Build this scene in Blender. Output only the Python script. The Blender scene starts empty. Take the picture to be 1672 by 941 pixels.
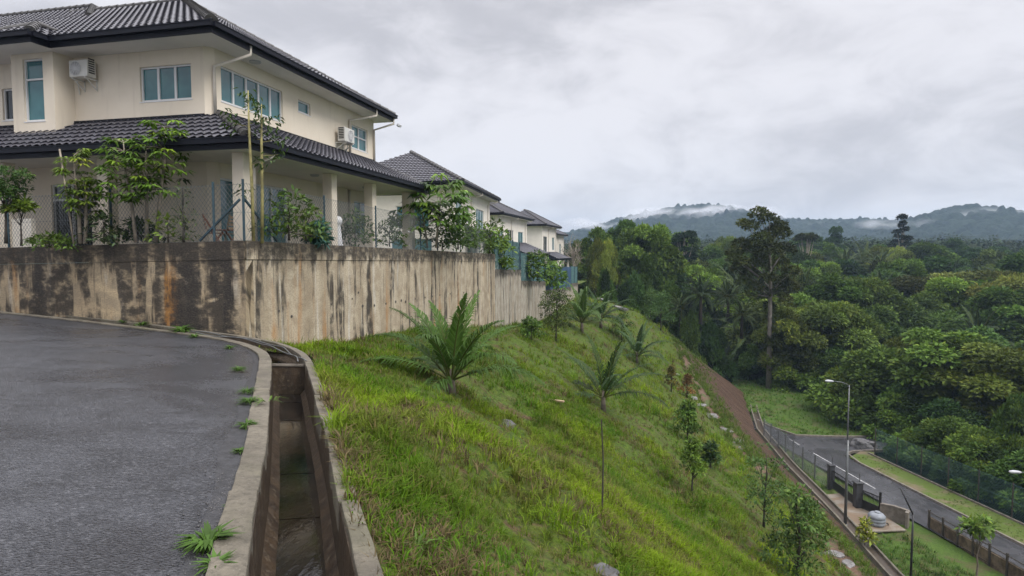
import bpy, bmesh, math, random
import numpy as np
from mathutils import Vector, Matrix, noise as mnoise
HAZE = .00024
SC = bpy.context.scene
COL = SC.collection
rng = np.random.default_rng(7)
random.seed(7)
# ------------------------------------------------------------------ camera maths
F = 1000.0; H = 1.65
TH = math.atan(58.5/1000); CT, ST = math.cos(TH), math.sin(TH)
def ray(x, y):
    dx = (x-836)/F; dy = (470.5-y)/F
    v = np.array([dx, CT+dy*ST, dy*CT-ST]); return v/v[1]
EYE = np.array([0, 0, H])
def atY(x, y, Y): return EYE + ray(x, y)*Y
def low(x, y, z=-17.9):
    r = ray(x, y); return EYE + r*((z-H)/r[2])
U = np.array([.2325, .9726]); V = np.array([-.9726, .2325]); C0 = np.array([-7.078, 16.2])
def hw(a, b, z=0): return np.array([C0[0]+a*U[0]+b*V[0], C0[1]+a*U[1]+b*V[1], z])
def on_b(x, y, b):
    r = ray(x, y); t = (b+C0@V)/(r[:2]@V); P = EYE+r*t; return float((P[:2]-C0)@U), float(P[2])
def on_a(x, y, a):
    r = ray(x, y); t = (a+C0@U)/(r[:2]@U); P = EYE+r*t; return float((P[:2]-C0)@V), float(P[2])
def road_z(x, y): return -.0688*x-.0548*y

cam = bpy.data.cameras.new('camera'); camo = bpy.data.objects.new('camera', cam); COL.objects.link(camo)
cam.lens = 36*F/1672; cam.sensor_width = 36; cam.clip_start = .05; cam.clip_end = 8000
camo.location = (0, 0, H); camo.rotation_euler = (math.pi/2-TH, 0, 0); SC.camera = camo

# ------------------------------------------------------------------ tags / building
def tag(o, label=None, cat=None, group=None, kind=None):
    if label: o['label'] = label
    if cat: o['category'] = cat
    if group: o['group'] = group
    if kind: o['kind'] = kind
    return o
def empty(name, loc, label, cat, group=None, rz=0):
    o = bpy.data.objects.new(name, None); COL.objects.link(o); o.location = tuple(loc); o.rotation_euler = (0, 0, rz)
    o.empty_display_size = .2
    return tag(o, label, cat, group)
class MB:
    def __init__(s): s.v = []; s.f = []; s.uv = []
    def add(s, vs, fs, uvs=None):
        n = len(s.v); s.v += [tuple(map(float, p)) for p in vs]; s.f += [tuple(i+n for i in f) for f in fs]
        if uvs is not None: s.uv += uvs          # one (u,v) per vertex
        return s
    def box(s, x0, x1, y0, y1, z0, z1, M=None):
        p = [(x0,y0,z0),(x1,y0,z0),(x1,y1,z0),(x0,y1,z0),(x0,y0,z1),(x1,y0,z1),(x1,y1,z1),(x0,y1,z1)]
        if M is not None: p = [M(q) for q in p]
        return s.add(p, [(3,2,1,0),(4,5,6,7),(0,1,5,4),(1,2,6,5),(2,3,7,6),(3,0,4,7)])
    def bar(s, p, q, w, h, up=(0,0,1)):
        p, q = Vector(p), Vector(q); d = (q-p)
        if d.length < 1e-6: return s
        d.normalize(); up = Vector(up)
        sd = d.cross(up)
        if sd.length < 1e-4: sd = d.cross(Vector((1,0,0)))
        sd.normalize(); u2 = sd.cross(d)
        vs = []
        for c in (p, q):
            for a, b in ((-1,-1),(1,-1),(1,1),(-1,1)): vs.append(c+sd*(a*w/2)+u2*(b*h/2))
        return s.add(vs, [(3,2,1,0),(4,5,6,7),(0,1,5,4),(1,2,6,5),(2,3,7,6),(3,0,4,7)])
    def tube(s, pts, rad, n=8, cap=True):
        pts = [Vector(p) for p in pts]; m = len(pts)
        if not hasattr(rad, '__len__'): rad = [rad]*m
        vs = []; ref = None
        for i, p in enumerate(pts):
            d = (pts[min(i+1, m-1)]-pts[max(i-1, 0)]).normalized()
            if ref is None: ref = d.orthogonal().normalized()
            ref = (ref-d*ref.dot(d)).normalized(); b = d.cross(ref)
            for k in range(n):
                t = 2*math.pi*k/n; vs.append(p+(ref*math.cos(t)+b*math.sin(t))*rad[i])
        fs = [(i*n+k, i*n+(k+1) % n, (i+1)*n+(k+1) % n, (i+1)*n+k) for i in range(m-1) for k in range(n)]
        if cap: fs += [tuple(range(n-1, -1, -1)), tuple(range((m-1)*n, m*n))]
        return s.add(vs, fs)
    def lathe(s, c, prof, n=16):
        vs = [(c[0]+r*math.cos(2*math.pi*k/n), c[1]+r*math.sin(2*math.pi*k/n), c[2]+z) for r, z in prof for k in range(n)]
        fs = [(i*n+k, i*n+(k+1) % n, (i+1)*n+(k+1) % n, (i+1)*n+k) for i in range(len(prof)-1) for k in range(n)]
        return s.add(vs, fs)
    def build(s, name, mat, parent=None, smooth=False, bevel=0):
        me = bpy.data.meshes.new(name); me.from_pydata(s.v, [], s.f); me.update()
        if s.uv:
            ul = me.uv_layers.new(name='UVMap'); vi = np.empty(len(me.loops), np.int32); me.loops.foreach_get('vertex_index', vi)
            ul.data.foreach_set('uv', np.array(s.uv, np.float32)[vi].ravel())
        me.materials.append(mat)
        if smooth: me.polygons.foreach_set('use_smooth', [True]*len(me.polygons))
        o = bpy.data.objects.new(name, me); COL.objects.link(o)
        if parent is not None: o.parent = parent
        if bevel:
            b = o.modifiers.new('bevel', 'BEVEL'); b.width = bevel; b.segments = 2; b.limit_method = 'ANGLE'; b.angle_limit = .7
        return o
def np_mesh(name, Vv, Q, mat, tint=None, smooth=False):
    Vv = np.ascontiguousarray(Vv, np.float32); Q = np.ascontiguousarray(Q, np.int32); k = Q.shape[1]
    me = bpy.data.meshes.new(name); me.vertices.add(len(Vv)); me.vertices.foreach_set('co', Vv.ravel())
    me.loops.add(Q.size); me.loops.foreach_set('vertex_index', Q.ravel())
    me.polygons.add(len(Q)); me.polygons.foreach_set('loop_start', np.arange(0, Q.size, k, dtype=np.int32))
    if smooth: me.polygons.foreach_set('use_smooth', np.ones(len(Q), bool))
    me.update(calc_edges=True)
    if tint is not None:
        ca = me.color_attributes.new('tint', 'FLOAT_COLOR', 'POINT')
        ca.data.foreach_set('color', np.concatenate([tint, np.ones((len(tint), 1))], 1).astype(np.float32).ravel())
    me.materials.append(mat); return me
def np_obj(name, Vv, Q, mat, tint=None, parent=None, smooth=False):
    o = bpy.data.objects.new(name, np_mesh(name, Vv, Q, mat, tint, smooth)); COL.objects.link(o)
    if parent is not None: o.parent = parent
    return o
def link_mesh(name, me, parent):
    o = bpy.data.objects.new(name, me); COL.objects.link(o); o.parent = parent; return o

# ------------------------------------------------------------------ materials
class NT:
    def __init__(s, name):
        s.m = bpy.data.materials.new(name); s.m.use_nodes = True; s.t = s.m.node_tree; s.t.nodes.clear()
        s.out = s.n('ShaderNodeOutputMaterial')
    def n(s, typ, **kw):
        nd = s.t.nodes.new(typ)
        for k, v in kw.items(): setattr(nd, k, v)
        return nd
    def set(s, sock, v):
        if isinstance(v, bpy.types.NodeSocket): s.t.links.new(v, sock)
        elif hasattr(v, '__len__') and len(v) == 3 and sock.type == 'RGBA': sock.default_value = (*v, 1)
        else: sock.default_value = v
    def coords(s, kind='Object', scale=(1, 1, 1)):
        c = s.n('ShaderNodeTexCoord'); mp = s.n('ShaderNodeMapping'); s.t.links.new(c.outputs[kind], mp.inputs[0]); mp.inputs['Scale'].default_value = scale
        return mp.outputs[0]
    def noise(s, vec, scale, detail=4, rough=.6, dist=0):
        nd = s.n('ShaderNodeTexNoise'); s.set(nd.inputs['Vector'], vec); nd.inputs['Scale'].default_value = scale
        nd.inputs['Detail'].default_value = detail; nd.inputs['Roughness'].default_value = rough; nd.inputs['Distortion'].default_value = dist
        return nd.outputs['Fac']
    def ramp(s, fac, a, b, ca=0., cb=1.):
        nd = s.n('ShaderNodeMapRange', interpolation_type='SMOOTHSTEP'); s.set(nd.inputs[0], fac)
        for i, v in zip((1, 2, 3, 4), (a, b, ca, cb)): nd.inputs[i].default_value = v
        return nd.outputs[0]
    def math(s, op, a, b=0., c=None):
        nd = s.n('ShaderNodeMath', operation=op); s.set(nd.inputs[0], a); s.set(nd.inputs[1], b)
        if c is not None: s.set(nd.inputs[2], c)
        return nd.outputs[0]
    def mix(s, fac, a, b, mode='MIX'):
        nd = s.n('ShaderNodeMix', data_type='RGBA', blend_type=mode); s.set(nd.inputs[0], fac); s.set(nd.inputs[6], a); s.set(nd.inputs[7], b)
        return nd.outputs[2]
    def bump(s, h, strength=.4, dist=.02):
        nd = s.n('ShaderNodeBump'); nd.inputs['Strength'].default_value = strength; nd.inputs['Distance'].default_value = dist; s.set(nd.inputs['Height'], h)
        return nd.outputs[0]
    def pbr(s, col, rough=.6, bump=None, metal=0, spec=.5):
        p = s.n('ShaderNodeBsdfPrincipled'); s.set(p.inputs['Base Color'], col); s.set(p.inputs['Roughness'], rough)
        s.set(p.inputs['Metallic'], metal); s.set(p.inputs['Specular IOR Level'], spec)
        if bump is not None: s.set(p.inputs['Normal'], bump)
        return p.outputs[0]
    def done(s, sh): s.t.links.new(sh, s.out.inputs['Surface']); return s.m
def m_plain(name, col, rough=.6, var=.15, scale=3., metal=0, bump=.1, bscale=60, spec=.5, kind='Object'):
    t = NT(name); c = t.coords(kind); n = t.noise(c, scale, 5)
    a = tuple(x*(1-var) for x in col); b = tuple(min(1, x*(1+var)) for x in col)
    cc = t.mix(t.ramp(n, .3, .7), a, b)
    return t.done(t.pbr(cc, rough, t.bump(t.noise(c, bscale, 3), bump, .01) if bump else None, metal, spec))
def m_leaf(name, gain=1., trans=.3, rough=.55, spec=.25, vary=False):
    t = NT(name); at = t.n('ShaderNodeAttribute', attribute_name='tint'); col = at.outputs['Color']
    if gain != 1: col = t.mix(1., col, (gain, gain, gain), 'MULTIPLY')
    if vary:
        oi = t.n('ShaderNodeObjectInfo'); wnz = t.n('ShaderNodeTexWhiteNoise', noise_dimensions='1D'); t.set(wnz.inputs['W'], oi.outputs['Random'])
        col = t.mix(1., col, t.mix(wnz.outputs['Value'], (.62, .66, .75), (1.65, 1.45, 1.15)), 'MULTIPLY')
    p = t.pbr(col, rough, None, 0, spec)
    tr = t.n('ShaderNodeBsdfTranslucent'); t.set(tr.inputs[0], col)
    mx = t.n('ShaderNodeMixShader'); mx.inputs[0].default_value = trans; t.t.links.new(p, mx.inputs[1]); t.t.links.new(tr.outputs[0], mx.inputs[2])
    return t.done(mx.outputs[0])
def m_stain(name, black=.5, ochre=.5, pale=.5, vs=1., base=((.53,.45,.33),(.38,.31,.22)), mould=()):
    """old board-marked concrete: UV u = metres along the wall, v = metres below the top"""
    t = NT(name); uv = t.coords('UV'); sx = t.n('ShaderNodeSeparateXYZ'); t.t.links.new(uv, sx.inputs[0]); u, v = sx.outputs[0], sx.outputs[1]
    def sc(a, b): 
        mp = t.n('ShaderNodeMapping'); t.t.links.new(uv, mp.inputs[0]); mp.inputs['Scale'].default_value = (a/(vs**.5), b*vs, 1); return mp.outputs[0]
    mott = t.noise(sc(1.3, 1.1), 1.6, 6, .62, .4)
    col = t.mix(t.ramp(mott, .35, .65), base[0], base[1])
    fine = t.noise(sc(7, 6), 3., 6, .7)
    panel = t.noise(sc(1.5, .03), 1., 1, .3)
    col = t.mix(t.ramp(panel, .42, .6, 0, .4), col, (.25, .19, .12))
    och = t.noise(sc(1.9, .09), 1., 3, .55, .2)
    col = t.mix(t.math('MULTIPLY', t.ramp(och, .56, .70), t.ramp(t.noise(sc(2.2, 1.), 1.3, 4), .3, .55, .25*ochre, 1.5*ochre)), col, (.38, .18, .045))
    pl = t.noise(sc(5.5, .22), 1., 4, .6, .3)
    col = t.mix(t.math('MULTIPLY', t.ramp(pl, .56, .68), pale), col, (.60, .57, .50))
    dk = t.noise(sc(2.6, .16), 1., 5, .6, .25); dk2 = t.noise(sc(7, .35), 1., 4, .65, .2)
    brk = t.noise(sc(1.6, .9), 1.7, 5, .65)
    dark = t.math('MULTIPLY', t.ramp(dk, .61-.16*black, .67-.14*black), t.ramp(brk, .30, .56))
    col = t.mix(t.math('MULTIPLY', dark, .93), col, (.022, .019, .017))
    col = t.mix(t.math('MULTIPLY', t.ramp(dk2, .56, .68), .5), col, (.055, .046, .037))
    for u0, u1 in mould:      # big black mould patches seen on this wall
        jit = t.math('MULTIPLY_ADD', t.noise(sc(1.6, 1.1), 1.5, 5, .65), .9, -.45); uu = t.math('ADD', u, jit)
        pf = t.math('MULTIPLY', t.math('MULTIPLY', t.ramp(uu, u0-.18, u0+.12), t.ramp(uu, u1-.12, u1+.12, 1, 0)), t.ramp(t.noise(sc(1.3, .8), 2.1, 5, .7), .30, .46))
        col = t.mix(t.math('MULTIPLY', pf, .93), col, (.024, .021, .019))
    # algae on the upper edge, its lower border running down in tongues
    edge = t.math('ADD', t.math('MULTIPLY', t.noise(sc(3.0, .5), 1., 4, .65, .3), 1.5), -.24)
    band = t.ramp(t.math('SUBTRACT', edge, v), -.12, .22)
    col = t.mix(t.math('MULTIPLY', band, t.ramp(t.noise(sc(3, 3.4), 1.4, 5, .7), .25, .60, .30, .97)), col, (.030, .025, .02))
    col = t.mix(t.ramp(fine, .42, .66, 0, .45), col, (.12, .10, .075))
    spk = t.noise(sc(16, 15), 2., 3, .6)
    col = t.mix(t.ramp(spk, .64, .72, 0, .5), col, (.40, .37, .31))
    hgt = t.math('ADD', t.math('MULTIPLY', t.noise(sc(7, .3), 1., 3), .6), fine)
    return t.done(t.pbr(col, t.ramp(mott, .3, .7, .65, .85), t.bump(hgt, .5, .03), 0, .35))
M = {}
def mk_materials():
    M['wall_left'] = m_stain('stained_concrete_dark', 1.18, 1.0, .35, 1.8, ((.58,.45,.28),(.38,.31,.21)), ((13.25, 14.0), (14.3, 15.05), (8.6, 9.0)))
    M['wall_right'] = m_stain('stained_concrete_pale', .52, .55, .7, 1.25)
    M['wall_far'] = m_stain('stained_concrete_grey', .40, .12, .7, 1., ((.46,.42,.35),(.34,.30,.24)))
    M['render'] = m_plain('cream_render', (.74,.66,.54), .75, .05, 1.2, bump=.12, bscale=90)
    t = NT('cream_render'); c = t.coords('Object'); n = t.noise(c, .8, 5); st = t.noise(t.coords('Object', (2.6, 2.6, .22)), 1.2, 5, .65, .2); f = t.noise(c, 5, 5, .7)
    col = t.mix(t.ramp(n, .3, .7), (.75,.67,.55), (.70,.62,.50)); col = t.mix(t.ramp(st, .54, .72, 0, .32), col, (.50,.43,.34)); col = t.mix(t.ramp(f, .60, .75, 0, .25), col, (.56,.49,.39))
    M['render'] = t.done(t.pbr(col, .75, t.bump(t.noise(c, 90, 3), .12, .01), 0, .3))
    M['render_pale'] = m_plain('pale_render', (.76,.71,.62), .75, .05, 1.2, bump=.12, bscale=90)
    M['soffit'] = m_plain('white_soffit', (.72,.69,.65), .75, .05, .8, bump=.05)
    M['navy'] = m_plain('dark_fascia_paint', (.007,.008,.014), .5, .2, 4, bump=.05, spec=.22)
    M['frame'] = m_plain('white_window_frame', (.66,.66,.66), .4, .05, 3, bump=0)
    M['pipe'] = m_plain('cream_pipe', (.58,.53,.46), .5, .1, 2, bump=0)
    M['ac'] = m_plain('ac_casing', (.58,.57,.53), .5, .06, 4, bump=.05)
    M['black'] = m_plain('black_metal', (.015,.015,.016), .45, .3, 6, bump=.1)
    M['post'] = m_plain('teal_post', (.03,.062,.078), .5, .3, 5, bump=.1)
    M['wire'] = m_plain('galvanised_wire', (.16,.175,.18), .5, .15, 5, metal=.3, bump=0)
    M['wire_green'] = m_plain('green_wire', (.05,.12,.12), .5, .2, 5, bump=0)
    M['bluesheet'] = m_plain('blue_sheet', (.035,.075,.14), .5, .35, 1.5, bump=.2, bscale=8)
    M['galv'] = m_plain('galvanised_pole', (.13,.135,.135), .45, .15, 5, metal=.4, bump=.05)
    M['lampw'] = m_plain('lamp_casing', (.42,.43,.44), .4, .05, 5, bump=0)
    M['bark'] = m_plain('bark', (.13,.105,.08), .85, .4, 5, bump=.5, bscale=25)
    M['bark_grey'] = m_plain('grey_bark', (.15,.135,.115), .85, .3, 3, bump=.5, bscale=12)
    M['bark_pale'] = m_plain('pale_bark', (.27,.23,.18), .85, .3, 6, bump=.5, bscale=25)
    M['bark_dark'] = m_plain('dark_bark', (.045,.038,.03), .85, .3, 6, bump=.5, bscale=25)
    M['bamboo'] = m_plain('mossy_stem', (.26,.23,.09), .7, .45, 5, bump=.3, bscale=20)
    M['rock'] = m_plain('grey_rock', (.075,.072,.072), .6, .35, 6, bump=.6, bscale=18)
    M['rock_wet'] = m_plain('wet_stone', (.15,.14,.135), .4, .3, 4, bump=.4, bscale=14)
    M['wood'] = m_plain('red_brown_wood', (.16,.065,.035), .6, .3, 6, bump=.2)
    M['woodpale'] = m_plain('pale_wood', (.33,.24,.14), .6, .25, 6, bump=.2)
    M['whitep'] = m_plain('white_plastic', (.70,.70,.70), .5, .08, 4, bump=.1)
    M['tank'] = m_plain('grey_white_plastic', (.19,.205,.225), .5, .15, 4, bump=.1)
    M['conc'] = m_plain('old_concrete', (.15,.13,.105), .8, .3, 3, bump=.5, bscale=30)
    M['leaf'] = m_leaf('leaf')
    M['leaf_far'] = m_leaf('jungle_leaf', .88, .25, .6, .12, True)
    M['blade'] = m_leaf('grass_blade', 1., .35, .6, .08)
    # window glass
    t = NT('teal_glass'); c = t.coords('Object'); n = t.noise(c, .9, 3)
    M['glass'] = t.done(t.pbr(t.mix(t.ramp(n, .35, .65), (.030,.115,.135), (.05,.17,.185)), .07, None, 0, .8))
    M['glass_dark'] = m_plain('dark_glass', (.012,.02,.025), .08, .3, 1, bump=0, spec=.8)
    # roof tile
    t = NT('slate_grey_tile'); c = t.coords('Object'); n = t.noise(c, 2.2, 5); n2 = t.noise(c, 9, 3)
    col = t.mix(t.ramp(n, .3, .7), (.05,.048,.058), (.085,.083,.098)); col = t.mix(t.ramp(n2, .52, .7, 0, .5), col, (.095,.092,.10))
    M['tile'] = t.done(t.pbr(col, t.ramp(n2, .3, .7, .34, .5), t.bump(t.noise(c, 40, 3), .15, .01), 0, .55))
    M['ridge'] = m_plain('ridge_tile', (.05,.047,.045), .55, .35, 6, bump=.3, bscale=30)
    # asphalt
    t = NT('wet_asphalt'); c = t.coords('Object'); big = t.noise(c, .35, 5, .6, .6); mid = t.noise(c, 1.7, 6, .7, .5); fine = t.noise(c, 30, 5, .75); agg = t.n('ShaderNodeTexVoronoi'); t.set(agg.inputs['Vector'], c); agg.inputs['Scale'].default_value = 60
    col = t.mix(t.ramp(mid, .3, .7), (.020,.021,.025), (.050,.052,.060))
    col = t.mix(t.ramp(fine, .48, .70, 0, .6), col, (.15,.15,.16)); col = t.mix(t.ramp(big, .44, .60, 0, .7), col, (.020,.020,.024)); col = t.mix(t.ramp(fine, .32, .46, .8, 0), col, (.012,.012,.014)); col = t.mix(t.ramp(agg.outputs['Distance'], .0, .25, .5, 0), col, (.12,.118,.125))
    mp = t.coords('Object', (.5, 1.6, 1)); crk = t.noise(mp, 1.3, 8, .78, 1.6)
    col = t.mix(t.ramp(crk, .56, .62, 0, .75), col, (.016,.016,.018))
    rg = t.math('ADD', t.ramp(big, .40, .62, .36, .17), t.ramp(fine, .3, .7, -.04, .10))
    M['asphalt'] = t.done(t.pbr(col, rg, t.bump(t.math('ADD', fine, t.math('MULTIPLY', agg.outputs['Distance'], 1.2)), .6, .02), 0, .5))
    t = NT('lower_asphalt'); c = t.coords('Object'); big = t.noise(c, .25, 4, .6, .6); mid = t.noise(t.coords('Object', (1, .3, 1)), .9, 6, .7, 1.)
    col = t.mix(t.ramp(mid, .35, .65), (.035,.035,.038), (.062,.061,.066))
    col = t.mix(t.ramp(mid, .62, .70, 0, .7), col, (.016,.016,.018))
    M['asphalt_low'] = t.done(t.pbr(col, t.ramp(big, .35, .65, .14, .32), t.bump(t.noise(c, 14, 4), .12, .01), 0, .5))
    # drain concrete: mould, brown stains
    t = NT('mossy_drain_concrete'); c = t.coords('Object'); n = t.noise(c, 2.3, 6, .65, .3); f = t.noise(c, 22, 5, .7); g = t.noise(c, .9, 4)
    col = t.mix(t.ramp(n, .35, .65), (.165,.145,.11), (.095,.083,.063)); col = t.mix(t.ramp(f, .46, .68, 0, .6), col, (.05,.045,.033)); col = t.mix(t.ramp(t.noise(c, 60, 3), .62, .75, 0, .6), col, (.27,.25,.21))
    col = t.mix(t.ramp(g, .52, .66, 0, .5), col, (.12,.115,.07))
    M['kerb'] = t.done(t.pbr(col, .75, t.bump(t.math('ADD', f, n), .6, .02), 0, .35))
    t = NT('wet_channel_concrete'); c = t.coords('Object'); st = t.noise(t.coords('Object', (3, 3, .5)), 2.2, 5, .65, .2); f = t.noise(c, 14, 5, .7)
    col = t.mix(t.ramp(st, .35, .65), (.060,.041,.025), (.030,.022,.016)); col = t.mix(t.ramp(f, .5, .72, 0, .6), col, (.14,.11,.07))
    M['channel'] = t.done(t.pbr(col, t.ramp(f, .3, .7, .28, .55), t.bump(f, .5, .02), 0, .45))
    t = NT('drain_water'); c = t.coords('Object'); w = t.noise(t.coords('Object', (5, 2.2, 1)), 3.2, 4, .6, .8); n = t.noise(c, 1.2, 5)
    col = t.mix(t.ramp(n, .35, .65), (.006,.005,.004), (.024,.017,.010))
    M['water'] = t.done(t.pbr(col, .025, t.bump(w, .12, .01), 0, 1.0))
    # soils and grass ground
    t = NT('grassy_soil'); c = t.coords('Object'); big = t.noise(c, .28, 6, .65, .5); mid = t.noise(c, 1.5, 6, .7, .5); f = t.noise(c, 9, 5, .75)
    st = t.noise(t.coords('Object', (.35, 2.2, .6)), .9, 5, .7, .6)
    col = t.mix(t.ramp(f, .35, .65), (.030,.056,.006), (.080,.122,.011)); col = t.mix(t.ramp(mid, .46, .68, 0, .7), col, (.065,.055,.022))
    soil = t.mix(t.ramp(f, .35, .65), (.050,.030,.018), (.12,.075,.042))
    fac = t.math('MAXIMUM', t.ramp(st, .53, .64), t.ramp(big, .57, .68)); col = t.mix(t.math('MULTIPLY', fac, t.ramp(mid, .3, .55)), col, soil)
    M['hill'] = t.done(t.pbr(col, .85, t.bump(t.math('ADD', f, mid), .8, .06), 0, .2))
    t = NT('verge_grass'); c = t.coords('Object'); mid = t.noise(c, .5, 6, .7, .5); f = t.noise(c, 6, 6, .8)
    col = t.mix(t.ramp(f, .35, .65), (.038,.072,.012), (.075,.125,.018)); col = t.mix(t.ramp(mid, .48, .62, 0, .75), col, (.085,.07,.035))
    M['verge'] = t.done(t.pbr(col, .85, t.bump(t.math('ADD', f, mid), .8, .08), 0, .2))
    t = NT('jungle_floor'); c = t.coords('Object'); mid = t.noise(c, .12, 6, .7, .5); f = t.noise(c, 2.5, 6, .8)
    M['floor'] = t.done(t.pbr(t.mix(t.ramp(f, .35, .65), (.018,.03,.009), (.04,.06,.014)), .9, t.bump(t.math('ADD', f, mid), .8, .3), 0, .1))
    t = NT('red_earth'); c = t.coords('Object'); mid = t.noise(c, .8, 6, .7, .5); f = t.noise(c, 7, 6, .8)
    col = t.mix(t.ramp(f, .35, .65), (.085,.05,.032), (.145,.092,.062)); col = t.mix(t.ramp(mid, .50, .60, 0, .9), col, (.05,.085,.018)); col = t.mix(t.ramp(mid, .30, .40, .5, 0), col, (.17,.14,.115))
    M['earth'] = t.done(t.pbr(col, .8, t.bump(t.math('ADD', f, mid), .7, .06), 0, .25))
    t = NT('brown_slope_sheet'); c = t.coords('UV', (1, 1, 1)); st = t.noise(t.coords('UV', (2.2, .28, 1)), 1.6, 7, .78, .6); f = t.noise(c, 5, 5, .8)
    col = t.mix(t.ramp(st, .35, .65), (.036,.021,.014), (.125,.074,.046)); col = t.mix(t.ramp(st, .58, .66, 0, .85), col, (.17,.12,.075)); col = t.mix(t.ramp(f, .6, .74, 0, .5), col, (.03,.02,.015))
    M['strip'] = t.done(t.pbr(col, .75, t.bump(t.math('ADD', f, st), 1., .22), 0, .2))
    t = NT('stained_slab'); c = t.coords('Object'); mid = t.noise(c, .55, 5, .7, .8); f = t.noise(c, 8, 5, .8)
    col = t.mix(t.ramp(mid, .42, .6), (.20,.175,.14), (.15,.105,.065)); col = t.mix(t.ramp(f, .5, .7, 0, .4), col, (.14,.10,.07))
    M['slab'] = t.done(t.pbr(col, .6, t.bump(f, .3, .02), 0, .4))
    M['paint'] = m_plain('worn_road_paint', (.40,.40,.39), .5, .5, 4, bump=.1)
    M['pave'] = m_plain('mossy_pavement', (.19,.155,.11), .8, .35, .9, bump=.4, bscale=10)
    M['edge'] = m_plain('bare_dark_asphalt', (.031,.031,.034), .45, .4, 14, bump=.9, bscale=45)
    M['dot'] = m_plain('weep_hole_dark', (.01,.01,.01), .9, .1, 4, bump=0)
mk_materials()

# ------------------------------------------------------------------ world + sun
SUN_EL, SUN_AZ = math.radians(48), math.radians(128)   # azimuth clockwise from +Y
w = bpy.data.worlds.new('World'); SC.world = w; w.use_nodes = True; nt = w.node_tree; nt.nodes.clear()
def wn(t, **kw):
    n = nt.nodes.new(t)
    for k, v in kw.items(): setattr(n, k, v)
    return n
L = nt.links.new
wo = wn('ShaderNodeOutputWorld'); bg = wn('ShaderNodeBackground'); L(bg.outputs[0], wo.inputs[0]); bg.inputs[1].default_value = .1
sky = wn('ShaderNodeTexSky', sky_type='NISHITA', sun_disc=False, sun_elevation=SUN_EL, sun_rotation=SUN_AZ)
tc = wn('ShaderNodeTexCoord'); sx = wn('ShaderNodeSeparateXYZ'); L(tc.outputs['Generated'], sx.inputs[0])
def wm(op, a, b):
    n = wn('ShaderNodeMath', operation=op)
    for i, v in enumerate((a, b)):
        if isinstance(v, (int, float)): n.inputs[i].default_value = v
        else: L(v, n.inputs[i])
    return n.outputs[0]
zc = wm('MAXIMUM', sx.outputs[2], 0.0); den = wm('ADD', wm('MULTIPLY', zc, .6), 1.)
cx = wn('ShaderNodeCombineXYZ'); L(wm('DIVIDE', sx.outputs[0], den), cx.inputs[0]); L(wm('DIVIDE', sx.outputs[1], den), cx.inputs[1]); L(wm('MULTIPLY', sx.outputs[2], 1.7), cx.inputs[2])
def wnoise(scale, det, rough, dist, off):
    mp = wn('ShaderNodeMapping'); L(cx.outputs[0], mp.inputs[0]); mp.inputs['Location'].default_value = off
    n = wn('ShaderNodeTexNoise'); L(mp.outputs[0], n.inputs['Vector']); n.inputs['Scale'].default_value = scale; n.inputs['Detail'].default_value = det; n.inputs['Roughness'].default_value = rough; n.inputs['Distortion'].default_value = dist
    return n.outputs['Fac']
def wmap(f, a, b, c, d):
    n = wn('ShaderNodeMapRange', interpolation_type='SMOOTHSTEP'); L(f, n.inputs[0])
    for i, v in zip((1, 2, 3, 4), (a, b, c, d)): n.inputs[i].default_value = v
    return n.outputs[0]
c1 = wnoise(2.6, 5, .55, .5, (3.1, 1.7, .4)); c2 = wnoise(7.5, 7, .6, .6, (7.2, 4.4, 2.))
cl = wm('ADD', wm('MULTIPLY', c1, .62), wm('MULTIPLY', c2, .38))
mixc = wn('ShaderNodeMix', data_type='RGBA'); L(wmap(cl, .39, .62, 0, 1), mixc.inputs[0])
SKY_D, SKY_L = (3.7, 3.65, 3.88), (5.45, 5.37, 5.6)
mixc.inputs[6].default_value = (*SKY_D, 1); mixc.inputs[7].default_value = (*SKY_L, 1)
gain = wm('MULTIPLY', wmap(sx.outputs[2], .42, .9, 1., 4.0), wmap(sx.outputs[2], -.02, .16, .92, 1.))
mul = wn('ShaderNodeMix', data_type='RGBA', blend_type='MULTIPLY'); mul.inputs[0].default_value = 1
L(mixc.outputs[2], mul.inputs[6]); cg = wn('ShaderNodeCombineXYZ'); [L(gain, cg.inputs[i]) for i in range(3)]; L(cg.outputs[0], mul.inputs[7])
fin = wn('ShaderNodeMix', data_type='RGBA'); fin.inputs[0].default_value = .94; L(sky.outputs[0], fin.inputs[6]); L(mul.outputs[2], fin.inputs[7]); L(fin.outputs[2], bg.inputs[0])
sl = bpy.data.lights.new('sun', 'SUN'); sl.energy = 1.5; sl.angle = math.radians(28); sl.color = (1, .97, .93)
so = bpy.data.objects.new('sun', sl); COL.objects.link(so)
sd = Vector((math.sin(SUN_AZ)*math.cos(SUN_EL), math.cos(SUN_AZ)*math.cos(SUN_EL), math.sin(SUN_EL)))
so.rotation_euler = sd.to_track_quat('Z', 'Y').to_euler(); so.location = (0, 0, 60)
SC.view_settings.view_transform = 'Standard'; SC.view_settings.look = 'None'; SC.view_settings.exposure = .70; SC.view_settings.gamma = 1
SC.render.engine = 'CYCLES'; SC.cycles.max_bounces = 6; SC.cycles.diffuse_bounces = 3; SC.cycles.glossy_bounces = 2; SC.cycles.transmission_bounces = 3; SC.cycles.volume_bounces = 1; SC.cycles.transparent_max_bounces = 8
SC.cycles.use_denoising = True; SC.cycles.denoiser = 'OPENIMAGEDENOISE'; SC.cycles.denoising_prefilter = 'ACCURATE'; SC.cycles.use_adaptive_sampling = False; SC.cycles.sample_clamp_indirect = 6
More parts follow.
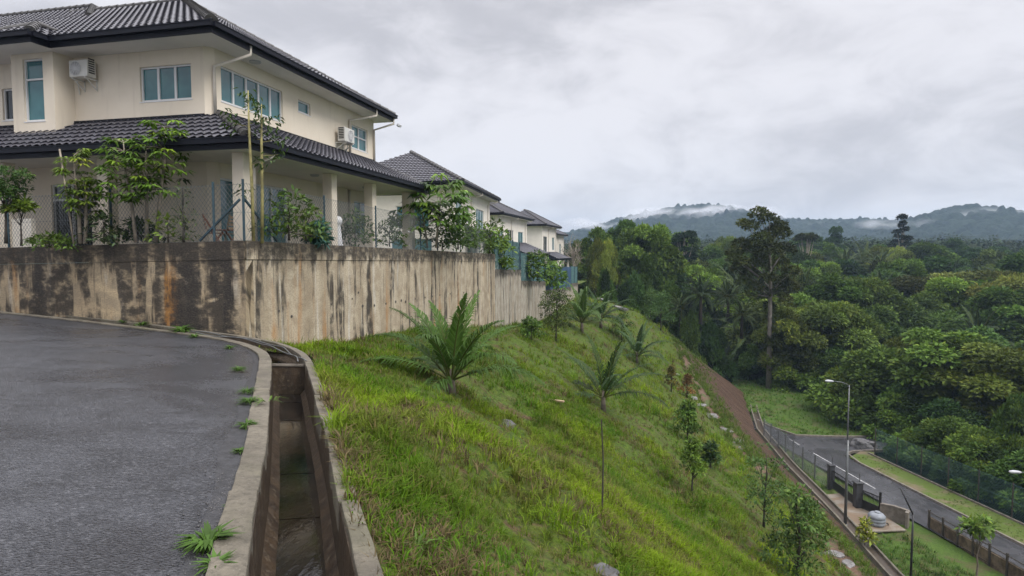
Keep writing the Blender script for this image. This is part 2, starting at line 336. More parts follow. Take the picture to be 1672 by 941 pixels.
# ================================================================== TERRAIN
ST_Y = [-8, 3.3, 6.4, 11.9, 13, 14, 15, 16.5, 17.9, 21, 26, 36, 45, 55, 66, 75, 81, 92, 108]
P0 = [(3.2,.15),(-.80,-.10),(-1.91,-.20),(-3.90,-.38),(-5.1,-.48),(-6.1,-.58),(-6.75,-.68),(-6.3,-.85),(-5.95,-1.12),(-5.2,-1.3),(-4.0,-1.6),(-1.6,-2.7),(.45,-3.75),(2.8,-4.3),(5.5,-4.1),(7.6,-3.9),(8.5,-4.4),(10,-9),(12,-18.6)]
P1 = [(4.6,-.3),(.35,-.45),(-.35,-.65),(-.7,-1.15),(-.75,-1.28),(-.8,-1.42),(-.85,-1.55),(-.9,-1.75),(-.9,-1.95),(-.3,-2.35),(1.0,-2.9),(3.3,-3.9),(5.0,-4.6),(7.5,-5.0),(10.8,-4.9),(13.6,-4.7),(14.6,-5.6),(16,-12),(18,-18.6)]
P2 = [(14.9,-13.2)]*10+[(15.1,-13.15),(16.1,-13.15),(16.5,-13.15),(17.7,-12.95),(18.8,-11.3),(19.7,-8.8),(20.3,-9.0),(20.4,-15),(22,-18.6)]
P3 = [(16.5,-13.3)]*10+[(16.6,-13.3),(17.6,-13.3),(18,-13.3),(19.2,-13.2),(20.3,-11.9),(21.3,-10.2),(21.8,-10.0),(22,-16),(24,-18.6)]
P4 = [(21.4,-17.8)]*10+[(21.5,-17.8),(22.4,-17.8),(23.7,-17.8),(24.8,-17.8),(26.6,-17.8),(29.4,-17.8),(31.6,-17.8),(30,-18.6),(30,-18.7)]
PP = np.array([P0, P1, P2, P3, P4])           # (5, nst, 2)
SY = np.array(ST_Y, float)
def prof(Y):
    Y = np.asarray(Y, float)
    return np.stack([np.stack([np.interp(Y, SY, PP[k, :, c]) for k in range(5)], -1) for c in (0, 1)], -1)   # (...,5,2)
def _lin(P, s):
    i = np.clip(np.floor(s).astype(int), 0, 3); f = s-i; idx = np.arange(len(s))
    return P[idx, i]*(1-f)[:, None]+P[idx, i+1]*f[:, None]
def vnoise(x, y, seed=0):
    """cheap value noise, vectorised"""
    xi, yi = np.floor(x), np.floor(y); fx, fy = x-xi, y-yi; fx = fx*fx*(3-2*fx); fy = fy*fy*(3-2*fy)
    def h(a, b):
        v = np.sin(a*127.1+b*311.7+seed*74.7)*43758.5453; return v-np.floor(v)
    return (h(xi, yi)*(1-fx)+h(xi+1, yi)*fx)*(1-fy)+(h(xi, yi+1)*(1-fx)+h(xi+1, yi+1)*fx)*fy
def fbm(x, y, seed=0, o=4):
    return sum(vnoise(x*2**k, y*2**k, seed+k)*.5**k for k in range(o))/(2-.5**(o-1))
def hill_xz(Y, s):
    Y = np.asarray(Y, float); s = np.asarray(s, float); P = prof(Y)
    d = np.minimum(.42, s); d = np.where(s > 1.6, np.maximum(0, .42*(1.95-s)/.35), d); d = np.clip(d, 0, .42)
    acc = 0
    for k in (-1, -.5, 0, .5, 1): acc = acc+_lin(P, np.clip(s+k*d, 0, 4))
    R = acc/5; X, Z = R[:, 0], R[:, 1]
    amp = np.clip(s*3, 0, 1)*np.where(s <= 2, 1, np.where(s <= 3, .35, .55))
    Z = Z+amp*((fbm(X*.45, Y*.45, 3, 3)-.5)*.8+(fbm(X*1.6, Y*1.6, 9, 2)-.5)*.26)
    return X, Z
_S = np.linspace(0, 4, 161)
def hill_h(x, y):
    X, Z = hill_xz(np.full(161, y), _S); X = np.maximum.accumulate(X)
    if x < X[0] or x > X[-1]: return None
    return float(np.interp(x, X, Z))
def hit(px, py, y0=3., y1=90.):
    r = ray(px, py); prev = None
    for Y in np.arange(y0, y1, .1):
        p = EYE+r*Y; h = hill_h(p[0], p[1])
        if h is not None and p[2] <= h: return np.array([p[0], p[1], h])
    best = min((abs((EYE+r*Y)[2]-(hill_h(*(EYE+r*Y)[:2]) if hill_h(*(EYE+r*Y)[:2]) is not None else 1e3)), Y) for Y in np.arange(max(y0, 15), 81, .5))[1]
    p = EYE+r*best; return np.array([p[0], p[1], hill_h(p[0], p[1])])
def loft(name, s0, s1, ns, ys, mat, kind='structure', uv=False):
    ys = np.asarray(ys); ss = np.linspace(s0, s1, ns); Yg, Sg = np.meshgrid(ys, ss, indexing='ij')
    X, Z = hill_xz(Yg.ravel(), Sg.ravel()); Vv = np.stack([X, Yg.ravel(), Z], 1)
    a = np.arange(len(ys)*ns).reshape(len(ys), ns); Q = np.stack([a[:-1, :-1], a[:-1, 1:], a[1:, 1:], a[1:, :-1]], -1).reshape(-1, 4)
    o = np_obj(name, Vv, Q, mat, smooth=True); tag(o, kind=kind)
    if uv:
        ul = o.data.uv_layers.new(name='UVMap'); vi = np.empty(len(o.data.loops), np.int32); o.data.loops.foreach_get('vertex_index', vi)
        ul.data.foreach_set('uv', np.stack([Yg.ravel(), Sg.ravel()*6], 1)[vi].astype(np.float32).ravel())
    return o
ys = np.concatenate([np.arange(-8, 2, .3), np.arange(2, 20, .11), np.arange(20, 45, .3), np.arange(45, 109, .6)])
loft('hillside', 0, 2, 330, ys, M['hill'])
loft('path', 2, 3, 14, ys, M['earth'])
loft('embankment', 3, 4, 16, ys, M['strip'], uv=True)

# valley floor: one sheet out to the hills, hills on it
def smooth(a, b, x): t = np.clip((x-a)/(b-a), 0, 1); return t*t*(3-2*t)
def ground_h(X, Y):
    z = -18.05+9.*smooth(95, 400, Y)+2.0*smooth(55, 140, X)*smooth(20, 90, Y)+(fbm(X*.05, Y*.05, 21)-.5)*1.6*smooth(66, 110, Y+.35*(X-30))
    return z
def grid(name, xs, ys, hf, mat, kind='structure'):
    Xg, Yg = np.meshgrid(xs, ys); Z = hf(Xg.ravel(), Yg.ravel()); Vv = np.stack([Xg.ravel(), Yg.ravel(), Z], 1)
    a = np.arange(Xg.size).reshape(Xg.shape); Q = np.stack([a[:-1, :-1], a[:-1, 1:], a[1:, 1:], a[1:, :-1]], -1).reshape(-1, 4)
    return tag(np_obj(name, Vv, Q, mat, smooth=True), kind=kind)
xs = np.concatenate([np.arange(-1500, -60, 60), np.arange(-60, 160, 4), np.arange(160, 1700, 40)]); yg = np.concatenate([np.arange(-300, -20, 40), np.arange(-20, 160, 4), np.arange(160, 2000, 40)])
grid('ground', xs, yg, lambda X, Y: ground_h(X, Y)-.25, M['floor'])
# grass flat between the embankment, the fence and the road, and beyond the road end
def patch(name, pts, z, mat, kind='structure', th=0):
    mb = MB(); n = len(pts); mb.add([(p[0], p[1], z) for p in pts], [tuple(range(n))]); return tag(mb.build(name, mat), kind=kind)
def verge_h(X, Y): return -18.02+(fbm(X*.4, Y*.4, 31)-.5)*.25
grid('low_lawn', np.arange(20.5, 31, .5), np.arange(20, 90, .6), verge_h, M['verge'])
grid('far_lawn', np.arange(29, 62, .7), np.arange(63.5, 90, .6), lambda X, Y: -17.96+(fbm(X*.3, Y*.3, 5)-.5)*.35+.9*smooth(70, 84, Y+.45*(X-30)), M['verge'])

# ---- lower road (L turning right at its far end), kerb, verge
RL = lambda y: 28.9+(58-y)*.075
RR = lambda y: 31.7+(58-y)*.118
zr = -17.84
pts = [(RL(24), 24), (RR(24), 24), (RR(45), 45), (RR(56), 56), (32.3, 58.2), (34, 59), (60, 60), (60, 64.5), (34, 63.6), (30, 64.2), (28.7, 67.2), (28.2, 70), (26.6, 70), (27, 63)]
patch('lower_road', pts, zr, M['asphalt_low'])
mb = MB()
def ribbon(mb, pl, w, z):
    for (x0, y0), (x1, y1) in zip(pl[:-1], pl[1:]):
        d = np.array([x1-x0, y1-y0]); d = d/np.linalg.norm(d); n = np.array([-d[1], d[0]])*w/2
        mb.add([(x0+n[0], y0+n[1], z), (x0-n[0], y0-n[1], z), (x1-n[0], y1-n[1], z), (x1+n[0], y1+n[1], z)], [(0, 1, 2, 3)])
for a, b in ((24.5, 27), (30.5, 32.5), (35, 37), (38.5, 40.3), (42, 43.5), (49.5, 58.5), (61, 63)): ribbon(mb, [(RL(a)+.45, a), (RL(b)+.45, b)], .085, zr+.004)
tag(mb.build('road_marking', M['paint']), kind='structure')
mb = MB(); kp = [(RR(y)+.08, y) for y in np.arange(24, 57, 1.5)]+[(32.4, 58.15), (33.2, 58.75), (34.5, 59.0), (60, 60.0)]
for p, q in zip(kp[:-1], kp[1:]):
    mb.bar((p[0], p[1], zr+.02), (q[0], q[1], zr+.02), .16, .26)
tag(mb.build('road_kerb', M['conc'], bevel=.02), kind='structure')
kp2 = [(60, 63.9), (34.4, 63.5), (30.2, 64.0), (28.9, 67.2), (28.4, 70)]; mb = MB()
for p, q in zip(kp2[:-1], kp2[1:]): mb.bar((p[0], p[1]+.1, zr+.03), (q[0], q[1]+.1, zr+.03), .16, .24)
tag(mb.build('far_kerb', M['conc'], bevel=.02), kind='structure')
VR = lambda y: RR(y)+2.6+.012*(58-y)
vm = MB(); yv = list(np.arange(24, 58, 1.0)); n = len(yv)
vs = []
for y in yv: vs += [(RR(y)+.16, y, zr+.10), (RR(y)+1.3, y, zr+.14+.04*math.sin(y*1.7)), (VR(y), y, zr+.12)]
vs += [(34, 58.7, zr+.10), (34.9, 58.5, zr+.12), (35.2, 58.4, zr+.12)]
vm.add(vs, [(3*i+k, 3*i+k+1, 3*i+k+4, 3*i+k+3) for i in range(n) for k in (0, 1)])
t = NT('mossy_verge'); c = t.coords('Object'); big = t.noise(c, .22, 5, .65, .4); f = t.noise(c, 6, 5, .8)
col = t.mix(t.ramp(big, .42, .56), (.15,.115,.075), (.075,.11,.02)); col = t.mix(t.ramp(f, .45, .7, 0, .5), col, (.05,.05,.02))
tag(vm.build('road_verge', t.done(t.pbr(col, .85, t.bump(f, .6, .04), 0, .2))), kind='structure')
mb = MB()
for y in np.arange(24, 58, 2.0): mb.bar((VR(y), y, zr+.16), (VR(y+2), y+2, zr+.16), .12, .22)
tag(mb.build('verge_edge_kerb', M['conc'], bevel=.02), kind='structure')
# concrete apron by the gate
a = [low(1326, 812), low(1384, 806), low(1480, 868), low(1392, 872)]
mb = MB(); mb.add([(p[0], p[1], -17.88) for p in a]+[(p[0], p[1], -17.80) for p in a], [(4, 7, 6, 5), (0, 1, 5, 4), (1, 2, 6, 5), (2, 3, 7, 6), (3, 0, 4, 7)])
tag(mb.build('concrete_apron', M['slab']), kind='structure')
# foot drain along the embankment
def rail(pl, w, h, zf, mb):
    for p, q in zip(pl[:-1], pl[1:]): mb.bar((p[0], p[1], zf), (q[0], q[1], zf), w, h)
fy = np.concatenate([np.arange(22, 82, 2.)]); fx = prof(fy)[:, 4, 0]
dr = empty('foot_drain', (float(fx[12]), float(fy[12]), -17.8), 'narrow concrete drain channel running along the foot of the brown embankment', 'drain')
for off, nm in ((.25, 'kerb_wall'), (1.0, 'kerb_wall')):
    mb = MB(); rail([(x+off-dr.location.x, y-dr.location.y) for x, y in zip(fx, fy)], .14, .42, .0, mb); mb.build(nm, M['kerb'], dr, bevel=.02)
mb = MB(); 
for i in range(len(fy)-1): mb.add([(fx[i]+.3-dr.location.x, fy[i]-dr.location.y, .03), (fx[i]+.95-dr.location.x, fy[i]-dr.location.y, .03), (fx[i+1]+.95-dr.location.x, fy[i+1]-dr.location.y, .03), (fx[i+1]+.3-dr.location.x, fy[i+1]-dr.location.y, .03)], [(0, 1, 2, 3)])
mb.build('channel_bed', M['channel'], dr)

# ================================================================== UPPER ROAD + DRAIN
CL = [(3.75, -10), (1.57, -4), (-1.13, 3.22), (-2.03, 5.72), (-2.98, 8.22), (-4.02, 10.9), (-4.66, 12.15), (-5.55, 13.25), (-6.65, 14.05), (-7.95, 14.63), (-10.2, 15.50), (-12.4, 16.22), (-16, 17.15), (-22, 18.6), (-34, 21.4)]
def catmull(P, k=6):
    P = [np.array(p, float) for p in P]; out = []
    for i in range(len(P)-1):
        a, b, c, d = P[max(i-1, 0)], P[i], P[i+1], P[min(i+2, len(P)-1)]
        for t in np.linspace(0, 1, k, endpoint=False): out.append(.5*((2*b)+(-a+c)*t+(2*a-5*b+4*c-d)*t*t+(-a+3*b-3*c+d)*t**3))
    out.append(P[-1]); return np.array(out)
cl = catmull(CL, 8)
dd = np.gradient(cl, axis=0); dd /= np.linalg.norm(dd, axis=1)[:, None]; nn = np.stack([dd[:, 1], -dd[:, 0]], 1)     # to the right of travel (towards the slope)
arc = np.concatenate([[0], np.cumsum(np.linalg.norm(np.diff(cl, axis=0), axis=1))])
def at_arc(s, off, dz):
    x = np.interp(s, arc, cl[:, 0]); y = np.interp(s, arc, cl[:, 1]); nx = np.interp(s, arc, nn[:, 0]); ny = np.interp(s, arc, nn[:, 1])
    X, Y = x+nx*off, y+ny*off; return (X, Y, road_z(X, Y)+dz)
LEFT_OUT, LEFT_IN, RIGHT_IN, RIGHT_OUT = -.475, -.28, .265, .40
edge = [at_arc(s, LEFT_OUT+.02, 0)[:2] for s in np.linspace(0, arc[-1], 90)]
er = [(p[0]+.035*(vnoise(np.array(i*1.7), np.array(.5))-.5), p[1]) for i, p in enumerate(edge)]
mb = MB(); poly = [(x, y, road_z(x, y)) for x, y in er]+[(-60, 26, road_z(-60, 26)), (-60, -14, road_z(-60, -14)), (4.9, -14, road_z(4.9, -14))]
mb.add(poly, [tuple(range(len(poly)))[::-1]])
tag(mb.build('upper_road', M['asphalt']), kind='structure')
s_lip = float(np.interp(10.7, cl[:, 1], arc))
mb = MB(); S = np.linspace(.5, arc[-1]-9, 160); wd = .05+.26*np.array([float(fbm(np.array(s_*.9), np.array(3.3), 5)) for s_ in S])*np.clip(1.35-np.abs(S-9)/14, .2, 1.2)
for s_, w_ in zip(S, wd):
    a_, b_ = at_arc(s_, LEFT_OUT+.015, .004), at_arc(s_, LEFT_OUT-w_, .004); mb.add([a_, b_], [])
mb.f = [(2*i, 2*i+2, 2*i+3, 2*i+1) for i in range(len(S)-1)]
tag(mb.build('road_edge', M['edge']), kind='structure')
sd_ = empty('storm_drain', at_arc(s_lip, 0, 0), 'open concrete storm drain with kerb edges curving between the asphalt road and the grass slope', 'drain')
off0 = np.array(sd_.location)
def A(s, o, z): return tuple(np.array(at_arc(s, o, z))-off0)
def bed(name, s0, s1, D, mat, hw_=.14):
    S = np.arange(s0, s1+.01, .3); mb = MB(); pr = [(LEFT_IN-.03, .0), (LEFT_IN, .0), (LEFT_IN+.02, -D+.13), (-hw_, -D), (hw_, -D), (RIGHT_IN-.02, -D+.13), (RIGHT_IN, .0), (RIGHT_IN+.03, .0)]
    for s in S: mb.add([A(s, o, z) for o, z in pr], [])
    k = len(pr); mb.f = [(i*k+j, (i+1)*k+j, (i+1)*k+j+1, i*k+j+1) for i in range(len(S)-1) for j in range(k-1)]
    return mb.build(name, mat, sd_)
DD, DU = .56, .26
bed('channel', 0, s_lip, DD, M['channel']); bed('channel', s_lip, arc[-1], DU, M['channel'])
mb = MB(); mb.add([A(s_lip, LEFT_IN, -.03), A(s_lip, RIGHT_IN, -.03), A(s_lip, RIGHT_IN, -.9), A(s_lip, LEFT_IN, -.9)], [(0, 1, 2, 3)]); mb.build('drop_wall', M['channel'], sd_)
mb = MB(); p, q = A(s_lip, LEFT_IN-.01, -.02), A(s_lip, RIGHT_IN+.01, -.02); mb.bar(p, q, .05, .035); mb.build('cross_bar', M['conc'], sd_)
for (lo, hi, nm) in ((LEFT_OUT, LEFT_IN, 'l'), (RIGHT_IN, RIGHT_OUT, 'r')):
    s = .2
    while s < arc[-1]-2:
        ln = random.uniform(1.15, 1.9) if nm == 'r' else random.uniform(1.9, 2.8); e = min(s+ln-.012, arc[-1]); mb = MB(); j = random.uniform(-.012, .012); jz = random.uniform(-.012, .008)
        S = np.linspace(s, e, max(3, int(ln/.18)))
        for k_, t_ in enumerate(S):
            wob = (float(vnoise(np.array(t_*6.), np.array(lo*9)))-.5)*.018; wob2 = (float(vnoise(np.array(t_*5.+9), np.array(lo*9)))-.5)*.018
            mb.add([A(t_, lo+j+wob, -.28), A(t_, lo+j+wob, .045+jz+wob2*.5), A(t_, hi+j*.3+wob2, .045+jz+wob*.5), A(t_, hi+j*.3+wob2, -.28)], [])
        n = len(S); mb.f = [(i*4+k, (i+1)*4+k, (i+1)*4+(k+1) % 4, i*4+(k+1) % 4) for i in range(n-1) for k in range(4)]+[(0, 1, 2, 3), tuple((n-1)*4+k for k in (3, 2, 1, 0))]
        mb.build('kerb_stone', M['kerb'], sd_, bevel=.012); s += ln
mb = MB()
for s0, s1, z in ((0, s_lip-.05, -DD+.035), (s_lip, arc[-1], -DU+.03)):
    S = np.arange(s0, s1, .25)
    for i in range(len(S)-1):
        st = .004*((i//5) % 3) if z < -.5 else 0
        mb.add([A(S[i], -.21, z+st), A(S[i], .20, z+st), A(S[i+1], .20, z+st), A(S[i+1], -.21, z+st)], [(0, 1, 2, 3)])
wat = mb.build('drain_water', M['water']); wat.location = sd_.location; tag(wat, kind='structure')
# two cables lying across the upper part of the drain
for k, (o1, o2) in enumerate(((-.30, .15), (-.15, .24))):
    mb = MB(); S = np.linspace(s_lip-.1, s_lip+5.2, 30)
    mb.tube([np.array(at_arc(s, o1+(o2-o1)*(1-i/29)+.05*math.sin(i*.45+k*2), .06+.02*math.sin(i*.7+k))) for i, s in enumerate(S)], .012, 6)
    tag(mb.build('cable', M['galv'], smooth=True), ('thin grey cable lying along the kerb side of the open drain by the wall', 'thin grey cable lying along the wall side of the open drain')[k], 'cable', 'cables across the drain')
# ================================================================== RETAINING WALLS
def wall_strip(mb, p, q, ztop_p, ztop_q, zb, th, u0=0., seg=.5, v0=0., out=0.):
    """vertical wall from p to q (2D); front face on the right-hand side of p->q, UV in metres (v below the local top)"""
    p, q = np.array(p, float), np.array(q, float); L_ = np.linalg.norm(q-p); d = (q-p)/L_; nrm = np.array([d[1], -d[0]])
    n = max(2, int(L_/seg)); rows = 8
    vs, uv = [], []
    for i in range(n+1):
        t = i/n; c = p+(q-p)*t+nrm*out; zt = ztop_p+(ztop_q-ztop_p)*t; zbt = zb(t) if callable(zb) else zb
        for r in range(rows+1):
            f = r/rows; z = zt+(zbt-zt)*f; vs.append((c[0], c[1], z)); uv.append((u0+L_*t, v0+zt-z))
        b = c-nrm*(th+out); vs.append((b[0], b[1], zt)); uv.append((u0+L_*t, v0-th)); vs.append((b[0], b[1], zbt)); uv.append((u0+L_*t, v0+3))
    k = rows+3; fs = []
    for i in range(n):
        a, b = i*k, (i+1)*k
        for r in range(rows): fs.append((a+r, a+r+1, b+r+1, b+r))
        fs.append((a+rows+1, a, b, b+rows+1)); fs.append((a+rows+2, a+rows+1, b+rows+1, b+rows+2))
    fs += [tuple(range(k))[::-1], tuple(n*k+i for i in range(k))]
    mb.add(vs, fs, uv); return L_
BW = -.846
def wp(a, b=BW): return hw(a, b)[:2]
cor = wp(-1.10); farl = hw(-.75, 14.5)[:2]; far_r = wp(22.4)
rw = empty('retaining_wall', (*cor, -.4), 'tall stained concrete retaining wall with black streaks wrapping the corner below the near house', 'retaining wall')
loc = np.array([cor[0], cor[1], -.4])
def shift(mb): mb.v = [tuple(np.array(p)-loc) for p in mb.v]; return mb
CB = .46     # depth of the capping beam
mb = MB(); wall_strip(mb, farl, cor, 1.62-CB, 1.93-CB, -1.2, .3, 0, .5, CB); w1 = shift(mb).build('front_panel', M['wall_left'], rw)
tag(w1, 'left face with black and orange stains')
mb = MB(); wall_strip(mb, cor+U*.022, far_r, 1.93-CB, 1.54-CB, lambda t: -1.8-2.6*t, .3, 20, .5, CB); w2 = shift(mb).build('side_panel', M['wall_right'], rw)
tag(w2, 'right face with pale vertical streaks')
mb = MB(); wall_strip(mb, farl, cor, 1.62, 1.93, lambda t: 1.62+.31*t-CB+.006, .33, 0, .5, 0, .012); shift(mb).build('capping_beam', M['wall_left'], rw)
mb = MB(); wall_strip(mb, cor-V*.012+U*.022, far_r, 1.93, 1.54, lambda t: 1.93-.39*t-CB+.006, .33, 20, .5, 0, .012); shift(mb).build('capping_beam', M['wall_right'], rw)
# vertical joints as thin raised/recessed fillets on the right face
nb = -V
for (px, py) in ((455, 508), (476, 517), (541, 497), (575, 488), (585, 478), (600, 503), (611, 499), (592, 500), (630, 496), (646, 493), (655, 491), (662, 493), (678, 488), (694, 486), (706, 484), (718, 482), (735, 480), (757, 478)):
    a_, z_ = on_b(px, py, BW); c = hw(a_, BW, z_)-loc; mb = MB()
    dv = np.array([nb[0], nb[1], 0]); uu = np.array([U[0], U[1], 0]); r = random.uniform(.035, .06)
    ring = [c+dv*.012+uu*math.cos(t)*r+np.array([0, 0, 1])*math.sin(t)*r for t in np.linspace(0, 2*math.pi, 14, endpoint=False)]; ring2 = [c+dv*.012+uu*math.cos(t)*r*.62+np.array([0, 0, 1])*math.sin(t)*r*.62 for t in np.linspace(0, 2*math.pi, 14, endpoint=False)]; ring3 = [p-dv*.008 for p in ring2]; ring0 = [p-dv*.012 for p in ring]
    vs = ring0+ring+ring2+ring3; k = 14
    mb.add(vs, [(j*k+i, j*k+(i+1) % k, (j+1)*k+(i+1) % k, (j+1)*k+i) for j in range(3) for i in range(k)])
    hole = mb.build('weep_hole', M['conc'], rw); m2 = MB(); m2.add(ring3, [tuple(range(k))]); m2.build('hole_mouth', M['dot'], hole)
# stepped walls further down the terrace
steps = [(22.45, 29.75, .59, .36, -4.0, 'second stepped section of streaked concrete wall, one step lower than the near wall'),
         (29.8, 39.8, -.44, -.96, -5.0, 'third stepped section of streaked concrete wall beyond two steps, partly behind a sapling'),
         (39.85, 56.5, -1.75, -2.35, -5.2, 'low dark stretch of concrete wall below the blue sheet fence'),
         (56.55, 62.5, -1.95, -2.2, -6.2, 'pale short concrete wall end past the blue sheet fence')]
for a0, a1, z0, z1, zb, lab in steps:
    mb = MB(); p, q = wp(a0), wp(a1); wall_strip(mb, p, q, z0, z1, zb, .3, a0+3, .6)
    o = mb.build('stepped_wall', M['wall_far']); o.location = (0, 0, 0); tag(o, lab, 'retaining wall', 'stepped retaining walls')
# terraces behind the walls
patch('garden_ground', [wp(-.85, -.6), wp(22.3, -.6), wp(22.3, 30), hw(-.5, 30)[:2], hw(-.5, 14.5)[:2]], 1.50, M['hill'])
for a0, a1, z in ((22.5, 29.9, .2), (29.9, 39.9, -1.1), (39.9, 75, -2.5)): patch('garden_ground', [wp(a0, -.6), wp(a1, -.6), wp(a1, 30), wp(a0, 30)], z, M['hill'])
mb = MB(); p, q = hw(22.4, -.55), hw(22.4, 30)
for a0, zt, zb in ((22.42, 1.5, .2), (29.92, .2, -1.1), (39.92, -1.1, -2.5)):
    p, q = hw(a0, -.56), hw(a0, 30); mb.add([(p[0], p[1], zb-.2), (q[0], q[1], zb-.2), (q[0], q[1], zt), (p[0], p[1], zt)], [(0, 1, 2, 3)])
tag(mb.build('terrace_step', M['conc']), kind='structure')

# ================================================================== HOUSE PARTS
def tile_face(mb, p0, e, n, tan, L_, R, z0, clips, tw=.25, tc=.29, na=6, lift=.0):
    e, n = np.array(e, float), np.array(n, float); p0 = np.array(p0, float)
    s = np.linspace(0, L_, max(2, int(L_/tw*na))); nr = int(math.ceil(R/tc)); t, h = [], []
    for i in range(nr):
        a, b = i*tc, min((i+1)*tc, R)
        if a >= R: break
        t += [a-(.045 if i else 0), (a+b)/2, b-.001]; h += [.062, .03, .0]
    t, h = np.array(t), np.array(h); ph = (s/tw) % 1
    prof_ = .021*np.sin(2*np.pi*ph)+.009*np.sin(4*np.pi*ph+.6)
    P = p0[None, None]+e*s[:, None, None]+n*t[None, :, None]
    Z = z0+tan*t[None, :]+h[None, :]+prof_[:, None]+lift
    bm = bmesh.new(); vv = [[bm.verts.new((P[i, j, 0], P[i, j, 1], Z[i, j])) for j in range(len(t))] for i in range(len(s))]
    flip = (e[0]*n[1]-e[1]*n[0]) < 0
    for i in range(len(s)-1):
        for j in range(len(t)-1):
            f = [vv[i][j], vv[i+1][j], vv[i+1][j+1], vv[i][j+1]]; bm.faces.new(f[::-1] if flip else f)
    for (c, nr_) in clips:
        bmesh.ops.bisect_plane(bm, geom=bm.verts[:]+bm.edges[:]+bm.faces[:], plane_co=(c[0], c[1], 0), plane_no=(nr_[0], nr_[1], 0), clear_inner=True, dist=1e-5)
    bm.verts.index_update(); mb.add([v.co for v in bm.verts], [[v.index for v in f.verts] for f in bm.faces]); bm.free()
def ridge_line(mb, p, q, r=.12, seg=.36):
    p, q = Vector(p), Vector(q); d = q-p; n = max(1, int(d.length/seg)); u = d/n; dn = d.normalized(); sd = dn.cross(Vector((0, 0, 1))).normalized(); up = sd.cross(dn)
    for i in range(n):
        a, b = p+u*i, p+u*(i+1.12); vs = []
        for c, rr in ((a, r*1.14), (b, r*.92)):
            vs += [c+sd*math.cos(t)*rr+up*(math.sin(t)*rr*.85-.03) for t in np.linspace(-.25, math.pi+.25, 9)]
        mb.add(vs, [(k, k+1, 10+k, 9+k) for k in range(8)]+[tuple(range(9))[::-1], tuple(range(9, 18))])
def ridge_part(par, p, q, r=.12, seg=.36):
    if (Vector(p)-Vector(q)).length < .3: return
    m = MB(); ridge_line(m, p, q, r, seg); m.build('ridge_cap', M['ridge'], par)
def wallface(mb, M_, s0, s1, z0, z1, holes, dep=.12):
    """wall face in (s, depth, z) mapped by M_, openings (s0,s1,z0,z1) with reveals"""
    S = sorted({s0, s1, *[h[0] for h in holes], *[h[1] for h in holes]}); Z = sorted({z0, z1, *[h[2] for h in holes], *[h[3] for h in holes]})
    for a, b in zip(S[:-1], S[1:]):
        for c, d in zip(Z[:-1], Z[1:]):
            if any(h[0] <= a and b <= h[1] and h[2] <= c and d <= h[3] for h in holes): continue
            mb.add([M_((a, 0, c)), M_((b, 0, c)), M_((b, 0, d)), M_((a, 0, d))], [(0, 1, 2, 3)])
    for a, b, c, d in holes:
        for q in (((a, c), (b, c)), ((b, c), (b, d)), ((b, d), (a, d)), ((a, d), (a, c))):
            (x0, y0), (x1, y1) = q; mb.add([M_((x0, 0, y0)), M_((x1, 0, y1)), M_((x1, -dep, y1)), M_((x0, -dep, y0))], [(0, 1, 2, 3)])
def window(parent, M_, s0, s1, z0, z1, n=1, trans=None, glass='glass', dep=.1, fr=.05, name='window', label=None):
    mb = MB(); d0, d1 = -dep-.02, -dep+.04
    mb.box(s0, s1, d0, d1, z0, z0+fr, M_); mb.box(s0, s1, d0, d1, z1-fr, z1, M_)
    w_ = (s1-s0)/n
    for i in range(n+1):
        c = s0+w_*i; a, b = (c, c+fr) if i == 0 else ((c-fr, c) if i == n else (c-fr*.7, c+fr*.7)); mb.box(a, b, d0, d1+.002, z0+fr, z1-fr, M_)
    if trans:
        for t_ in trans: mb.box(s0+fr, s1-fr, d0, d1-.002, t_-fr/2, t_+fr/2, M_)
    mb.box(s0-.03, s1+.03, -dep+.02, .012, z0-.03, z0-.002, M_)
    f = mb.build(name, M['frame'], parent); tag(f, label)
    g = MB(); g.add([M_((s0+.02, -dep, z0+.02)), M_((s1-.02, -dep, z0+.02)), M_((s1-.02, -dep, z1-.02)), M_((s0+.02, -dep, z1-.02))], [(0, 1, 2, 3)])
    g.build('pane', M[glass], f); return f
def eave_trim(parent, segs, zf, hf=.28, zs=0, mat='navy'):
    """segs: list of polylines (x,y) with outward side on the right; fascia boards + gutters"""
    f = MB(); g = MB()
    for pl in segs:
        for p, q in zip(pl[:-1], pl[1:]):
            p, q = np.array(p, float), np.array(q, float); d = (q-p)/np.linalg.norm(q-p); n = np.array([d[1], -d[0]])
            a, b = p-d*.0, q+d*.0
            f.bar((*(a-n*.02), zf+hf/2), (*(b-n*.02), zf+hf/2), .035, hf)
            a2, b2 = a-d*.0+n*.06+d*0, b+n*.06
            g.bar((*(a2-d*.0), zf+hf*.74), (*(b2+d*.06), zf+hf*.74), .12, .13); g.bar((*(a+n*.125), zf+hf*.74+.07), (*(b+n*.125+d*.1), zf+hf*.74+.07), .02, .025)
    f.build('fascia', M[mat], parent); g.build('gutter', M[mat], parent)

# ================================================================== NEAR HOUSE
RZ = math.atan2(U[1], U[0]); ZB = 1.6
h1 = empty('house', (C0[0], C0[1], ZB), 'large cream two-storey house with dark tiled roofs and a columned veranda above the corner wall', 'house', rz=RZ)
class LB(MB):     # local builder: z given in world metres
    def build(s, name, mat, parent=None, **k):
        s.v = [(p[0], p[1], p[2]-ZB) for p in s.v]; return _MB.build(s, name, mat, parent, **k)
_MB = MB
def with_lb(fn):
    def g(*a, **k):
        global MB
        MB = LB
        try: return fn(*a, **k)
        finally: MB = _MB
    return g
WA, WBb = 1.05, 1.75
MbF = lambda p: (p[0], WBb-p[1], p[2])              # right face (s = a)
MaF = lambda p: (WA-p[1], p[0], p[2])               # left face (s = b)
MbayF = lambda p: (.40-p[1], p[0], p[2])
MbayS = lambda p: (p[0], 6.5-p[1], p[2])
MbF2 = lambda p: (p[0], WBb-p[1], p[2])
